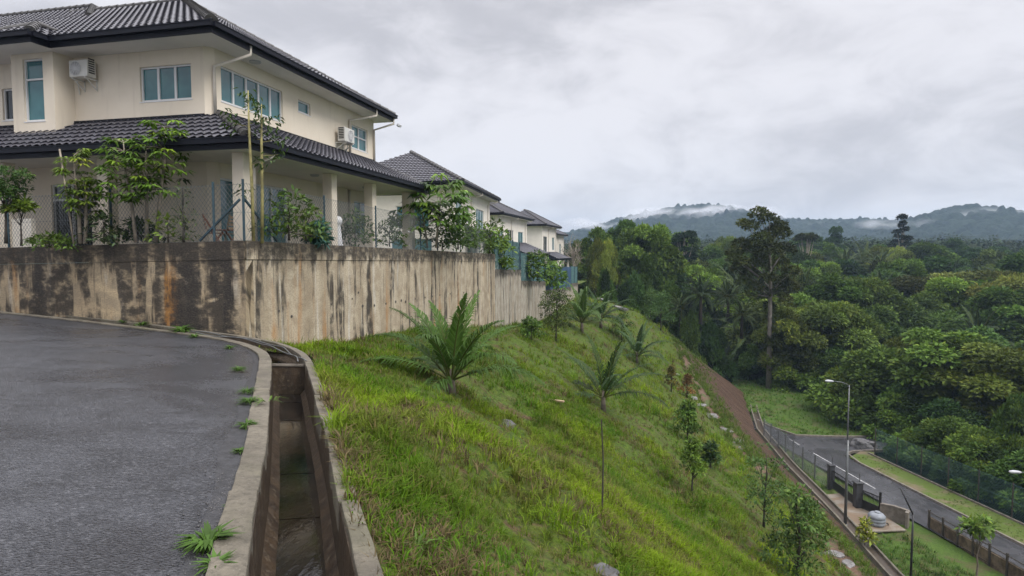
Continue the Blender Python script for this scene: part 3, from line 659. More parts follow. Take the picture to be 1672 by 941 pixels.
@with_lb
def build_house():
    ZT = 7.46
    upR = [(1.50, 4.50, 6.03, 7.05), (5.42, 6.2, 6.60, 7.02), (9.28, 10.7, 5.97, 6.93)]
    upL = [(2.38, 4.13, 6.03, 7.02)]
    bay = [(6.88, 7.62, 5.50, 7.30)]
    farw = [(8.35, 9.3, 5.75, 6.72)]
    gR = [(1.35, 4.70, 1.75, 3.82), (9.4, 10.8, 2.4, 3.8)]
    gL = [(6.05, 7.55, 1.75, 3.72)]
    mb = MB()
    wallface(mb, MbF, 1.25, 11.3, 4.27, ZT, upR); wallface(mb, MaF, 1.95, 6.5, 4.27, ZT, upL)
    mb.add([(WA, 1.95, 4.27), (1.25, WBb, 4.27), (1.25, WBb, ZT), (WA, 1.95, ZT)], [(0, 1, 2, 3)])
    wallface(mb, MbayS, .40, WA, 4.9, ZT, []); wallface(mb, MbayF, 6.5, 8.05, 4.9, ZT, bay)
    mb.add([(.40, 8.05, 4.9), (WA, 8.05, 4.9), (WA, 8.05, ZT), (.40, 8.05, ZT)], [(0, 1, 2, 3)])
    wallface(mb, MaF, 8.05, 14., 4.27, ZT, farw)
    mb.add([(11.3, WBb, 1.5), (11.3, 14, 1.5), (11.3, 14, ZT), (11.3, WBb, ZT)], [(0, 1, 2, 3)])
    mb.add([(WA, 14, 1.5), (11.3, 14, 1.5), (11.3, 14, ZT), (WA, 14, ZT)], [(0, 1, 2, 3)])
    wallface(mb, MbF, 1.25, 11.3, 1.5, 4.24, gR); wallface(mb, MaF, 1.95, 14, 1.5, 4.24, gL)
    mb.add([(WA, 1.95, 1.5), (1.25, WBb, 1.5), (1.25, WBb, 4.24), (WA, 1.95, 4.24)], [(0, 1, 2, 3)])
    mb.build('wall', M['render'], h1)
    window(h1, MbF, *upR[0], n=5); window(h1, MbF, *upR[1], n=1); window(h1, MbF, *upR[2], n=2, trans=[6.5])
    window(h1, MaF, *upL[0], n=3); window(h1, MbayF, *bay[0], n=1, trans=[6.72], label='tall narrow stair window with a cross bar'); window(h1, MaF, *farw[0], n=1, glass='glass_dark')
    window(h1, MbF, *gR[0], n=4, name='sliding_door', fr=.06); window(h1, MbF, *gR[1], n=2, trans=[3.3])
    window(h1, MaF, *gL[0], n=2, trans=[3.25], glass='glass_dark', name='grille_door', label='dark grille door under the veranda')
    mb = MB()
    for i in range(16): mb.bar((WA+.03, 6.12+i*.092, 1.8), (WA+.03, 6.12+i*.092, 3.2), .014, .014)
    mb.build('door_grille', M['black'], h1)
    # floor slab, columns
    mb = MB(); mb.box(-.25, 11.2, -.25, 14, 1.45, 1.72); mb.build('veranda_floor', M['conc'], h1)
    for a, b in ((0, 0), (4.42, 0), (7.36, 0), (10.86, 0), (0, 4.31), (0, 7.94), (0, 11.8)):
        mb = MB(); mb.box(a-.17, a+.17, b-.17, b+.17, 1.60, 4.24); mb.build('column', M['render'], h1, bevel=.012)
    # veranda ceiling, upper soffit
    mb = MB(); mb.box(-.66, 11.82, -.66, 14, 4.24, 4.268); mb.build('veranda_ceiling', M['soffit'], h1)
    mb = MB(); mb.box(.19, 11.66, .96, 14.2, 7.46, 7.49); mb.box(-.36, .6, 6.34, 8.55, 7.455, 7.485); mb.build('soffit', M['soffit'], h1)
    # veranda roof
    tR, tL = .47, .57; EA = 11.86; k = np.array([tR, tL])/math.hypot(tR, tL)
    hn = (tL, -tR)       # keep the side with larger a for the right face: normal pointing to +a side of hip
    mb = MB()
    tile_face(mb, (-.74, -.74), (1, 0), (0, 1), tR, 12.7, 2.49, 4.50, [((-.7, -.7), (tL, -tR)), ((EA, -.7), (-1, -.23))])
    tile_face(mb, (-.74, -.74), (0, 1), (1, 0), tL, 14.6, 1.79, 4.50, [((-.7, -.7), (-tL, tR))])
    vr = mb.build('veranda_roof', M['tile'], h1, smooth=False)
    ridge_part(vr, (-.70, -.70, 4.58), (-.7+1.78*1.0, -.7+1.78*tL/tR, 4.56+1.78*tL), .13)
    ridge_part(vr, (EA-.02, -.70, 4.56), (11.3, 1.72, 5.66), .10)
    mb = MB(); mb.add([(EA, -.7, 4.5), (EA, 14, 4.5), (11.3, 14, 5.68), (11.3, 1.75, 5.64)], [(0, 1, 2, 3)]); mb.build('end_slope', M['tile'], vr)
    mb = MB(); mb.box(1.3, 11.3, 1.70, 1.78, 5.60, 5.74); mb.box(.99, 1.07, 1.95, 14, 5.46, 5.58); mb.build('wall_flashing', M['navy'], vr)
    eave_trim(h1, [[(-.7, 14), (-.7, -.7), (EA, -.7), (EA, 14)]], 4.22, .28)
    # main roof
    z0, tn = 7.75, .57; ax, bx = .15, .92; half = 5.775; EX = 11.7; apx = (ax+half, bx+half, z0+half*tn)
    mb = MB()
    tile_face(mb, (ax-.04, bx-.04), (1, 0), (0, 1), tn, 11.65, half+.04, z0-.02, [((ax, bx), (1, -1)), ((EX, bx), (-1, -1))])
    tile_face(mb, (ax-.04, bx-.04), (0, 1), (1, 0), tn, 18, half+.04, z0-.02, [((ax, bx), (-1, 1))])
    rf = mb.build('roof', M['tile'], h1)
    mb = MB(); mb.add([(EX, bx, z0), (EX, 18, z0), (ax+half, 18, z0+half*tn), apx], [(0, 1, 2, 3)]); mb.build('rear_slope', M['tile'], rf)
    ridge_part(rf, (ax, bx, z0+.06), (apx[0], apx[1], apx[2]+.06), .15)
    ridge_part(rf, (EX, bx, z0+.04), (apx[0], apx[1], apx[2]+.05), .13)
    ridge_part(rf, (apx[0], apx[1], apx[2]+.04), (apx[0], 12, apx[2]+.04), .13)
    eave_trim(h1, [[(ax, 6.3), (ax, bx), (EX, bx), (EX, 16)], [(-.4, 8.6), (-.4, 6.3), (ax+.02, 6.3)]], 7.46, .29)
    # bay roof
    mb = MB()
    tile_face(mb, (-.44, 6.26), (0, 1), (1, 0), tn, 2.4, 1.04, z0-.02, [((-.4, 6.3), (-1, 1)), ((-.4, 8.3), (-1, -1))])
    tile_face(mb, (-.44, 6.26), (1, 0), (0, 1), tn, 1.7, 1.04, z0-.02, [((-.4, 6.3), (1, -1))])
    br = mb.build('bay_roof', M['tile'], h1)
    mb = MB(); mb.add([(-.4, 8.3, z0), (1.2, 8.3, z0), (1.2, 7.3, z0+tn), (.6, 7.3, z0+tn)], [(3, 2, 1, 0)]); mb.build('far_slope', M['tile'], br)
    ridge_part(br, (-.4, 6.3, z0+.05), (.6, 7.3, z0+tn+.05), .12)
    ridge_part(br, (-.4, 8.3, z0+.05), (.6, 7.3, z0+tn+.05), .12)
    ridge_part(br, (.6, 7.3, z0+tn+.06), (1.2, 7.3, z0+tn+.06), .12)
    # higher left roof block
    zb, ab, bb, tb = 11.62, 6.8, 11.9, .60
    mb = MB()
    tile_face(mb, (1.0, 6.1), (0, 1), (1, 0), tb, 16, 5.8, zb-5.8*tb, [((ab, bb), (-1, 1)), ((4.2, 0), (1, 0))])
    tile_face(mb, (1.0, 6.1), (1, 0), (0, 1), tb, 11.6, 5.8, zb-5.8*tb, [((ab, bb), (1, -1)), ((ab, bb), (-1, -1)), ((4.2, 0), (1, 0)), ((0, 9.5), (0, 1))])
    lr = mb.build('rear_roof', M['tile'], h1)
    ridge_part(lr, (4.3, bb-2.5, zb-2.5*tb+.05), (ab, bb, zb+.05), .13)
    ridge_part(lr, (ab, bb, zb+.05), (ab, 22, zb+.05), .13)
    ridge_part(lr, (ab+2, bb-2, zb-2*tb+.05), (ab, bb, zb+.05), .13)
    # downpipes
    for pth in ([(1.75, .93, 7.66), (1.75, .93, 7.36), (1.19, 1.72, 6.93), (1.19, 1.72, 5.5)], [(9.9, .92, 7.66), (9.9, .92, 7.36), (9.02, 1.69, 7.02), (9.02, 1.69, 5.7)], [(11.6, .92, 7.66), (11.6, .92, 7.36), (11.22, 1.69, 7.05), (11.22, 1.69, 5.7)],
                [(.42, -.66, 4.42), (.42, -.66, 4.2), (.23, -.2, 3.95), (.23, -.2, 1.75)], [(11.5, -.66, 4.42), (11.5, -.66, 4.2), (11.09, -.2, 4.0), (11.09, -.2, 1.75)], [(8.9, 1.69, 4.2), (8.9, 1.69, 1.75)]):
        mb = MB(); mb.tube(pth, .047, 10); mb.build('downpipe', M['pipe'], h1, smooth=True)
    for a, b, z in ((2.6, 1.4, 7.44), ):
        mb = MB(); mb.lathe((a, b, z), [(.0, -.02), (.17, -.02), (.17, .02)], 18); mb.build('soffit_vent', M['lampw'], h1)
    for a, b in ((4.5, .6), (8.4, .7)):
        mb = MB(); mb.lathe((a, b, 4.24), [(0, -.07), (.10, -.065), (.15, -.03), (.15, .0)], 18); mb.build('ceiling_lamp', M['lampw'], h1)
    mb = MB(); mb.bar((11.85, .86, 7.38), (11.95, .80, 7.33), .10, .10); mb.lathe((11.96, .78, 7.27), [(0, 0), (.07, .02), (.08, .1), (.03, .14), (0, .14)], 12); mb.build('floodlight', M['lampw'], h1)
    # low white wall beside the grille door
    mb = MB(); mb.box(-.05, .08, 7.0, 7.72, 1.6, 2.62); mb.build('low_screen_wall', M['render_pale'], h1)
build_house()
# air conditioners (hang from the wall, own things)
def aircon(M_, s0, s1, d0, d1, z0, z1, label):
    P = np.array(M_(((s0+s1)/2, (d0+d1)/2, 0))); wpos = hw(P[0], P[1], z0)
    o = empty('air_conditioner', wpos, label, 'air conditioner', 'air conditioner units on the near house', rz=RZ)
    def L_(p): q = M_(p); return (q[0]-P[0], q[1]-P[1], p[2]-z0)
    mb = MB(); mb.box(s0, s1, d0, d1, z0, z1, L_); mb.build('casing', M['ac'], o, bevel=.02)
    for ss in (s0+.1, s1-.1):
        mb = MB(); mb.bar(L_((ss, 0, z0-.03)), L_((ss, d1, z0-.03)), .03, .04); mb.bar(L_((ss, 0, z0-.32)), L_((ss, d1-.05, z0-.04)), .025, .03); mb.bar(L_((ss, .012, z0-.34)), L_((ss, .012, z0)), .03, .025); mb.build('bracket', M['ac'], o)
    cs, cz, r = s0+(s1-s0)*.60, (z0+z1)/2, (z1-z0)*.40; mb = MB(); k = 28
    if label.startswith('white air conditioner unit hanging beside the bay'): cs = s0+(s1-s0)*.40+.15
    for rr in np.linspace(r*.15, r, 9):
        ring = [L_((cs+rr*math.cos(t), d1+.012, cz+rr*math.sin(t))) for t in np.linspace(0, 2*math.pi, k)]; mb.tube(ring, .006, 4, False)
    for t in np.linspace(0, math.pi, 6, endpoint=False): mb.bar(L_((cs-r*math.cos(t), d1+.014, cz-r*math.sin(t))), L_((cs+r*math.cos(t), d1+.014, cz+r*math.sin(t))), .01, .01)
    g = mb.build('fan_guard', M['frame'], o)
    mb = MB(); mb.add([L_((cs+r*math.cos(t), d1+.004, cz+r*math.sin(t))) for t in np.linspace(0, 2*math.pi, k, endpoint=False)], [tuple(range(k))]); mb.build('fan_opening', M['black'], g)
    mb = MB()
    for i in range(7): mb.box(s0-.004, s0+.002, d0+.05, d1-.05, z0+.1+i*.065, z0+.14+i*.065, L_)
    mb.build('side_louvre', M['black'], o)
    mb = MB(); mb.tube([L_((s1-.05, d0+.05, z0+.1)), L_((s1+.06, d0-.02, z0-.05)), L_((s1+.07, .03, z0-.4))], .02, 6); mb.build('pipe', M['ac'], o)
aircon(lambda p: MaF((p[0], p[1], p[2])), 5.55, 6.20, .12, .42, 6.76, 7.24, 'white air conditioner unit hanging beside the bay, left of the three-pane window')
aircon(lambda p: MbF((p[0], p[1], p[2])), 7.85, 8.62, .15, .47, 5.98, 6.52, 'white air conditioner unit just above the veranda roof, below the small square window')

# ================================================================== OTHER HOUSES
def simple_house(origin, ang, La, Lb, zb, zeave, pitch, label, wins, lower=None, over=.75, tw=.27, fb=None):
    """origin: ground-plan corner of the eave nearest the camera; local x runs away, y to the left"""
    o = empty('house', (origin[0], origin[1], zb), label, 'house', 'houses stepping down the terrace', rz=ang)
    B = lambda: _MB(); z = lambda v: v-zb; zt = zeave-.28
    ov = over; mb = B(); Mf = lambda p: (p[0], ov-p[1], z(p[2])); Ml = lambda p: (ov-p[1], p[0], z(p[2]))
    wallface(mb, Mf, ov, La-ov, zb, zt+.02, [w[1:5] for w in wins if w[0] == 'f']); wallface(mb, Ml, ov, Lb-ov, zb, zt+.02, [w[1:5] for w in wins if w[0] == 'l'])
    mb.add([(La-ov, ov, 0), (La-ov, Lb-ov, 0), (La-ov, Lb-ov, z(zt)), (La-ov, ov, z(zt))], [(0, 1, 2, 3)]); mb.add([(ov, Lb-ov, 0), (La-ov, Lb-ov, 0), (La-ov, Lb-ov, z(zt)), (ov, Lb-ov, z(zt))], [(0, 1, 2, 3)])
    if fb:      # projecting front bay
        a0, a1, d = fb; mb.box(a0, a1, ov-d, ov-.002, 0, z(zt)-.05)
    mb.build('wall', M['render_pale'], o)
    for wdef in wins: window(o, Mf if wdef[0] == 'f' else Ml, *wdef[1:5], n=wdef[5], glass=wdef[6] if len(wdef) > 6 else 'glass')
    mb = B(); mb.box(.03, La-.03, .03, Lb-.03, z(zt), z(zt)+.03); mb.build('soffit', M['soffit'], o)
    h = min(La, Lb)/2; zr_ = z(zeave); mb = B(); apx = (h, h, zr_+h*pitch); apx2 = (La-h, h, zr_+h*pitch) if La > Lb else (h, Lb-h, zr_+h*pitch)
    tile_face(mb, (-.03, -.03), (1, 0), (0, 1), pitch, La+.06, h, zr_-.02, [((0, 0), (1, -1)), ((La, 0), (-1, -1))], tw, .31, 4)
    tile_face(mb, (-.03, -.03), (0, 1), (1, 0), pitch, Lb+.06, h, zr_-.02, [((0, 0), (-1, 1)), ((0, Lb), (-1, -1))], tw, .31, 4)
    rf = mb.build('roof', M['tile'], o)
    mb = B(); mb.add([(La, 0, zr_), (La, Lb, zr_), apx2, ], [(0, 1, 2)]) if La > Lb else mb.add([(La, 0, zr_), (La, Lb, zr_), apx2, apx], [(0, 1, 2, 3)])
    mb.build('rear_slope', M['tile'], rf)
    mb = B(); up = (0, 0, .05)
    for p, q in (((0, 0, zr_), apx), (apx, apx2), (apx2, (La, 0, zr_) if La > Lb else (0, Lb, zr_))): ridge_part(rf, (p[0], p[1], p[2]+.06), (q[0], q[1], q[2]+.06), .14, .42)
    if not La > Lb: ridge_part(rf, (La, 0, zr_+.06), (apx[0], apx[1], apx[2]+.06), .14, .42)
    eave_trim(o, [[(0, Lb), (0, 0), (La, 0), (La, Lb)]], z(zt), .28)
    for a_ in (La*.46, La-1.2):
        mb = B(); mb.tube([(a_, .02, z(zt)+.1), (a_, .02, z(zt)-.1), (a_-.7, ov-.06, z(zt)-.4), (a_-.7, ov-.06, 0.1)], .05, 8); mb.build('downpipe', M['pipe'], o, smooth=True)
    if lower:
        a0, a1, d, zl = lower; mb = B(); tile_face(mb, (a0, ov-d), (1, 0), (0, 1), .42, a1-a0, d, z(zl), [], tw, .31, 4); lr = mb.build('porch_roof', M['tile'], o)
        eave_trim(lr, [[(a0, ov), (a0, ov-d), (a1, ov-d), (a1, ov)]], z(zl)-.28, .26)
        mb = B(); mb.add([(a0, ov-d, z(zl)), (a0, ov, z(zl)), (a0, ov, z(zl)+.42*d)], [(0, 1, 2)]); mb.build('porch_gable', M['navy'], lr)
        for a_ in np.linspace(a0+.4, a1-.4, 3): mb = B(); mb.box(a_-.15, a_+.15, ov-d+.3, ov-d+.6, 0, z(zl)-.26); mb.build('column', M['render_pale'], o)
    return o
simple_house((-3.37, 42), math.atan2(.99, .150), 15.0, 10.6, .3, 6.52, .54, 'pale two-storey house behind the leafy garden, second in the terrace from the near house',
    [('f', 1.3, 3.2, 3.7, 5.3, 2), ('f', 4.6, 5.8, 3.9, 5.2, 1, 'glass_dark'), ('f', 8.2, 11.4, 3.5, 5.2, 3), ('f', 5., 8.5, .5, 2.6, 2), ('l', 2.6, 5.0, 3.4, 4.9, 2), ('l', 6.5, 8.4, 3.4, 4.9, 2), ('l', 2.4, 5.4, .6, 2.6, 2)], over=.8, lower=(4, 15, 1.6, 2.9))
p3_ = atY(821, 351, 70)
simple_house(p3_[:2], math.atan2(.965, .262), 15.5, 9.5, -1.0, p3_[2]+.28, .52, 'pale two-storey house with a lower dark porch roof, third in the terrace',
    [('f', 1.3, 3.0, 2.4, 4.4, 2), ('f', 4.6, 7.6, 2.4, 4.4, 2, 'glass_dark'), ('f', 10.0, 12.6, 2.5, 4.3, 2), ('l', 2, 4.5, 2.4, 4.2, 2)], over=.8, lower=(.5, 13.5, 3.4, 1.5))
p4_ = atY(892, 369, 97)
simple_house(p4_[:2], math.atan2(.965, .262), 13, 9.5, -2.4, p4_[2]+.28, .55, 'small looking pale house at the far end of the terrace, fourth from the near house',
    [('f', 1.6, 4.5, 1.6, 4.2, 2, 'glass_dark'), ('f', 8.6, 10.6, 2., 4.2, 2), ('l', 4, 7, 2.0, 4.2, 2)], over=.8, lower=(1, 12.5, 2.6, .6))
p5_ = atY(909, 383, 122)
simple_house(p5_[:2], math.atan2(.965, .262), 13, 9, -3.4, p5_[2]+.2, .5, 'farthest pale house, its roof end just showing past the fourth house',
    [('f', 2, 4, 1.2, 3.4, 2, 'glass_dark'), ('f', 7, 9, 1.2, 3.4, 2), ('l', 2, 4.5, 1.2, 3.2, 2)], over=.8)

# ================================================================== FENCES
def chain_fence(path, hgt, name, label, group, posts, pitch=.11, r=.0045, wm='wire', pm='post', pr=.023, braces=(), rails=True):
    """path: list of 3D points (base of the mesh); posts: fractions of arc length"""
    P = [np.array(p, float) for p in path]; sl = [np.linalg.norm(q-p) for p, q in zip(P[:-1], P[1:])]; tot = sum(sl); cum = np.concatenate([[0], np.cumsum(sl)])
    def at(s):
        s = min(max(s, 0), tot); i = min(np.searchsorted(cum, s, 'right')-1, len(sl)-1); f = (s-cum[i])/sl[i]; return P[i]+(P[i+1]-P[i])*f
    o = empty(name, P[0], label, 'fence', group); b0 = P[0]; Z = np.array([0, 0, 1.])
    vs, qs = [], []; r_ = r
    def strand(p, q):
        d = q-p; n = np.linalg.norm(d); d = d/n; h = np.cross(d, Z); h = h/np.linalg.norm(h); k = np.cross(d, h); b = len(vs)
        for c in (p, q):
            for t in (0, 2.094, 4.189): vs.append(c+h*math.cos(t)*r_+k*math.sin(t)*r_)
        for i in range(3): qs.append((b+i, b+(i+1) % 3, b+3+(i+1) % 3, b+3+i))
    n = int(tot/pitch); zj = 4
    for i in range(-int(hgt/pitch), n+1):
        s = i*pitch
        for sgn in (1, -1):
            prev = None
            for j in range(zj+1):
                f = j/zj; ss = s+hgt*f*.8 if sgn > 0 else s+hgt*.8*(1-f)
                if 0 <= ss <= tot:
                    c = at(ss)-b0+Z*hgt*f; w_ = np.array([math.sin(ss*3.1+f*2), math.cos(ss*2.3)])*.012; c = c+np.array([w_[0], w_[1], 0])
                    if prev is not None: strand(prev, c)
                    prev = c
                else: prev = None
    for f in ((.02, .5, .98) if rails else ()):
        S = np.arange(0, tot, .8)
        for a, b in zip(S, list(S[1:])+[tot]): strand(at(a)-b0+Z*hgt*f, at(b)-b0+Z*hgt*f-Z*.0)
    np_obj('wire_mesh', np.array(vs), np.array(qs), M[wm], parent=o)
    for s in posts:
        c = at(s*tot if s <= 1 else s)-b0; mb = MB(); mb.box(c[0]-pr, c[0]+pr, c[1]-pr, c[1]+pr, c[2]-.1, c[2]+hgt+.07); mb.build('post', M[pm], o)
    for s0, s1 in braces:
        c0, c1 = at(s0)-b0, at(s1)-b0; mb = MB(); mb.bar(c0+Z*hgt*.72, c1+Z*.05, .045, .045); mb.build('brace', M[pm], o)
    return o, tot
wl = lambda b: np.array([*hw(-.98+.02*b, b)[:2], 1.90-.0205*(b+.85)])
wr = lambda a: np.array([*hw(a, BW+.12)[:2], 1.92-.0166*(a+1.1)])
left_path = [wl(13.5), wl(9), wl(4), wr(-1.0)]
T_ = sum(np.linalg.norm(q-p) for p, q in zip(left_path[:-1], left_path[1:]))
lp = [T_-(on_a(px, 395, -.95)[0]+.73) for px in (8, 181, 352)]
chain_fence(left_path, 1.42, 'chain_link_fence', 'chain-link fence on the wall facing the road, in front of the grille door', 'chain-link fences on the retaining wall', [0.001]+[s for s in lp], braces=[(T_-.05, T_-1.25)])
rp = [on_b(px, 400, BW+.12)[0]+1.0 for px in (529, 613, 686, 714, 751, 782)]
chain_fence([wr(-.95), wr(10), wr(22.2)], 1.45, 'chain_link_fence', 'chain-link fence with teal posts along the right hand wall, in front of the veranda columns', 'chain-link fences on the retaining wall', [.0005]+[s/(23.15) for s in rp]+[1.], braces=[(.05, 1.35)])
w2 = lambda a: np.array([*hw(a, BW+.1)[:2], .57-.0315*(a-22.4)]); w3 = lambda a: np.array([*hw(a, BW+.1)[:2], -.46-.052*(a-29.8)])
chain_fence([w2(22.6), w2(29.6)], 2.0, 'mesh_fence', 'blue-green mesh fence on the second wall step', 'mesh fences on the stepped walls', [0.001, .35, .7, 1], .13, .012, 'wire_green', 'post', .05)
chain_fence([w3(29.9), w3(39.6)], 2.1, 'mesh_fence', 'blue-green mesh fence with leaves through it on the third wall step', 'mesh fences on the stepped walls', [0.001, .25, .5, .75, 1], .15, .014, 'wire_green', 'post', .06)
# blue sheet fence
q0, q1 = hw(39.9, BW+.1, -1.76), hw(56.4, BW+.1, -2.36); o = empty('sheet_fence', q0, 'blue corrugated sheet fence on the far low wall', 'fence'); mb = MB(); n = 90; dq = q1-q0; nv = np.array([-V[0], -V[1], 0])
for i in range(n+1):
    t_ = i/n; c = dq*t_+nv*(.05 if (i//2) % 2 else 0.); mb.add([c, c+np.array([0, 0, 2.2+.08*math.sin(t_*9)])], [])
mb.f = [(2*i, 2*i+2, 2*i+3, 2*i+1) for i in range(n)]; mb.build('sheet_panel', M['bluesheet'], o)
for t_ in np.linspace(0, 1, 7): c = dq*t_-nv*.08; mb = MB(); mb.box(c[0]-.05, c[0]+.05, c[1]-.05, c[1]+.05, c[2], c[2]+2.35); mb.build('post', M['post'], o)
w4 = lambda a: np.array([*hw(a, BW+.1)[:2], -1.97-.04*(a-56.5)])
chain_fence([w4(56.6), w4(62.4)], 2.0, 'mesh_fence', 'green mesh fence on the pale wall end past the blue sheets', 'mesh fences on the stepped walls', [0.001, .5, 1], .16, .018, 'wire_green', 'post', .06)
# ================================================================== FOLIAGE GENERATORS
def nrmz(a): return a/np.maximum(np.linalg.norm(a, axis=-1, keepdims=True), 1e-9)
def leaf_quads(c, d, n, L_, W, tint, fold=.12):
    c, d = np.asarray(c), nrmz(np.asarray(d)); sd = nrmz(np.cross(d, n)); nn_ = np.cross(sd, d); N = len(c)
    L_ = np.broadcast_to(np.asarray(L_, float), (N,))[:, None]; W = np.broadcast_to(np.asarray(W, float), (N,))[:, None]
    m = c+d*L_*.45
    Vv = np.stack([c, m+sd*W*.5+nn_*L_*fold*.4, c+d*L_-nn_*L_*fold, m-sd*W*.5+nn_*L_*fold*.4], 1).reshape(-1, 3)
    return Vv, np.arange(4*N).reshape(N, 4), np.repeat(tint, 4, 0)
def cat(parts):
    Vs, Qs, Ts, k = [], [], [], 0
    for v, q, t in parts: Vs.append(v); Qs.append(q+k); Ts.append(t); k += len(v)
    return np.concatenate(Vs), np.concatenate(Qs), np.concatenate(Ts)
def clumps_foliage(r, clumps, dens, L_, W, col, var=.25, flat=.75, droop=.15, yellow=.0):
    """clumps: [(x,y,z,radius)]; dens = leaves per clump of radius 1"""
    out = []
    for (x, y, z, rad) in clumps:
        N = max(8, int(dens*rad**1.7)); u = nrmz(r.normal(size=(N, 3))); u[:, 2] = np.abs(u[:, 2])*.9-.32*(r.random(N) < .35); rr = rad*(.55+.5*r.random(N)**.6)
        off = u*rr[:, None]*np.array([1, 1, flat]); c = np.array([x, y, z])+off
        d = nrmz(u+r.normal(size=(N, 3))*.55-np.array([0, 0, droop])); nn_ = nrmz(u*.5+np.array([0, 0, .8])+r.normal(size=(N, 3))*.35)
        g = (1+var*r.normal())*(1+.18*r.normal(size=(N, 1))); t = np.clip(np.array(col)*np.clip(g, .35, 2.), .004, .4)
        yl = np.clip(r.normal(size=(N, 1))*.5+yellow+.3*r.normal(), 0, 1); t = t*(1+yl*np.array([.55, .25, -.15]))
        s = (.7+.6*r.random(N)); out.append(leaf_quads(c, d, nn_, L_*s, W*s, t))
    return cat(out)
def crown_clumps(r, n, R, Hh, z0, shape='round'):
    """clump centres through an uneven crown of radius R, height Hh, bottom z0"""
    out = []
    for i in range(n):
        t = (i+.5)/n
        if shape == 'round': zz = t; rr = R*math.sqrt(max(.05, 1-(2*zz-1.0)**2*.95))
        elif shape == 'cone': zz = t; rr = R*(1.05-t)*1.0
        elif shape == 'umbrella': zz = .55+.45*r.random(); rr = R*math.sqrt(max(.03, 1.15-zz*zz))
        elif shape == 'dome': zz = t**1.2; rr = R*math.sqrt(max(.04, 1-zz*zz*.96))
        a = i*2.399963+r.normal()*.5; q = rr*(.45+.5*r.random())
        out.append((q*math.cos(a)*(1+.15*r.normal()), q*math.sin(a)*(1+.15*r.normal()), z0+Hh*zz*.88+r.normal()*.05*Hh, R*(.26+.18*r.random())))
    return out
def trunk_mb(r, H_, r0, clumps, nb=8, lean=.04, forks=.45):
    mb = MB(); top = H_; pts = []
    for i in range(7):
        t = i/6; pts.append((lean*H_*math.sin(t*2.2)*r.normal()*.4+lean*t*H_*.3, lean*H_*t*.4*math.sin(t*3), top*t))
    mb.tube(pts, [r0*(1.25 if i == 0 else 1-.75*i/6) for i in range(7)], 8)
    idx = r.permutation(len(clumps))[:nb]
    for i in idx:
        c = clumps[i]; t = min(.95, max(forks, (c[2]*.72)/top*(.75+.2*r.random()))); k = t*6; a = pts[int(k)]; b = pts[min(6, int(k)+1)]; f = k-int(k)
        s = np.array([a[j]+(b[j]-a[j])*f for j in range(3)]); e = np.array(c[:3]); m = (s+e)/2+np.array([0, 0, -.06*np.linalg.norm(e-s)])
        mb.tube([s, m, e], [r0*.42*(1-t*.5), r0*.26, r0*.07], 6)
    return mb
def tree_meshes(seed, H_, tr, R, Hh, n, dens, L_, W, col, shape='round', bark='bark', var=.25, r0=.25, nb=8, flat=.75, leafmat='leaf_far', yellow=0., lean=.04, droop=.15, clumps=None):
    r = np.random.default_rng(seed); cl_ = clumps or crown_clumps(r, n, R, Hh, H_-Hh, shape)
    v, q, t = clumps_foliage(r, cl_, dens, L_, W, col, var, flat, droop, yellow)
    tm = trunk_mb(r, tr, r0, cl_, nb, lean); o = tm.build('trunk', M[bark], None, smooth=True); me = o.data; bpy.data.objects.remove(o)
    return me, np_mesh('crown', v, q, M[leafmat], t)
def place_tree(name, meshes, loc, sc, rz, label, cat_='tree', group=None, sz=None):
    o = empty(name, loc, label, cat_, group, rz); o.scale = (sc, sc, sc*(sz or 1)); link_mesh('trunk', meshes[0], o); link_mesh('crown', meshes[1], o); return o

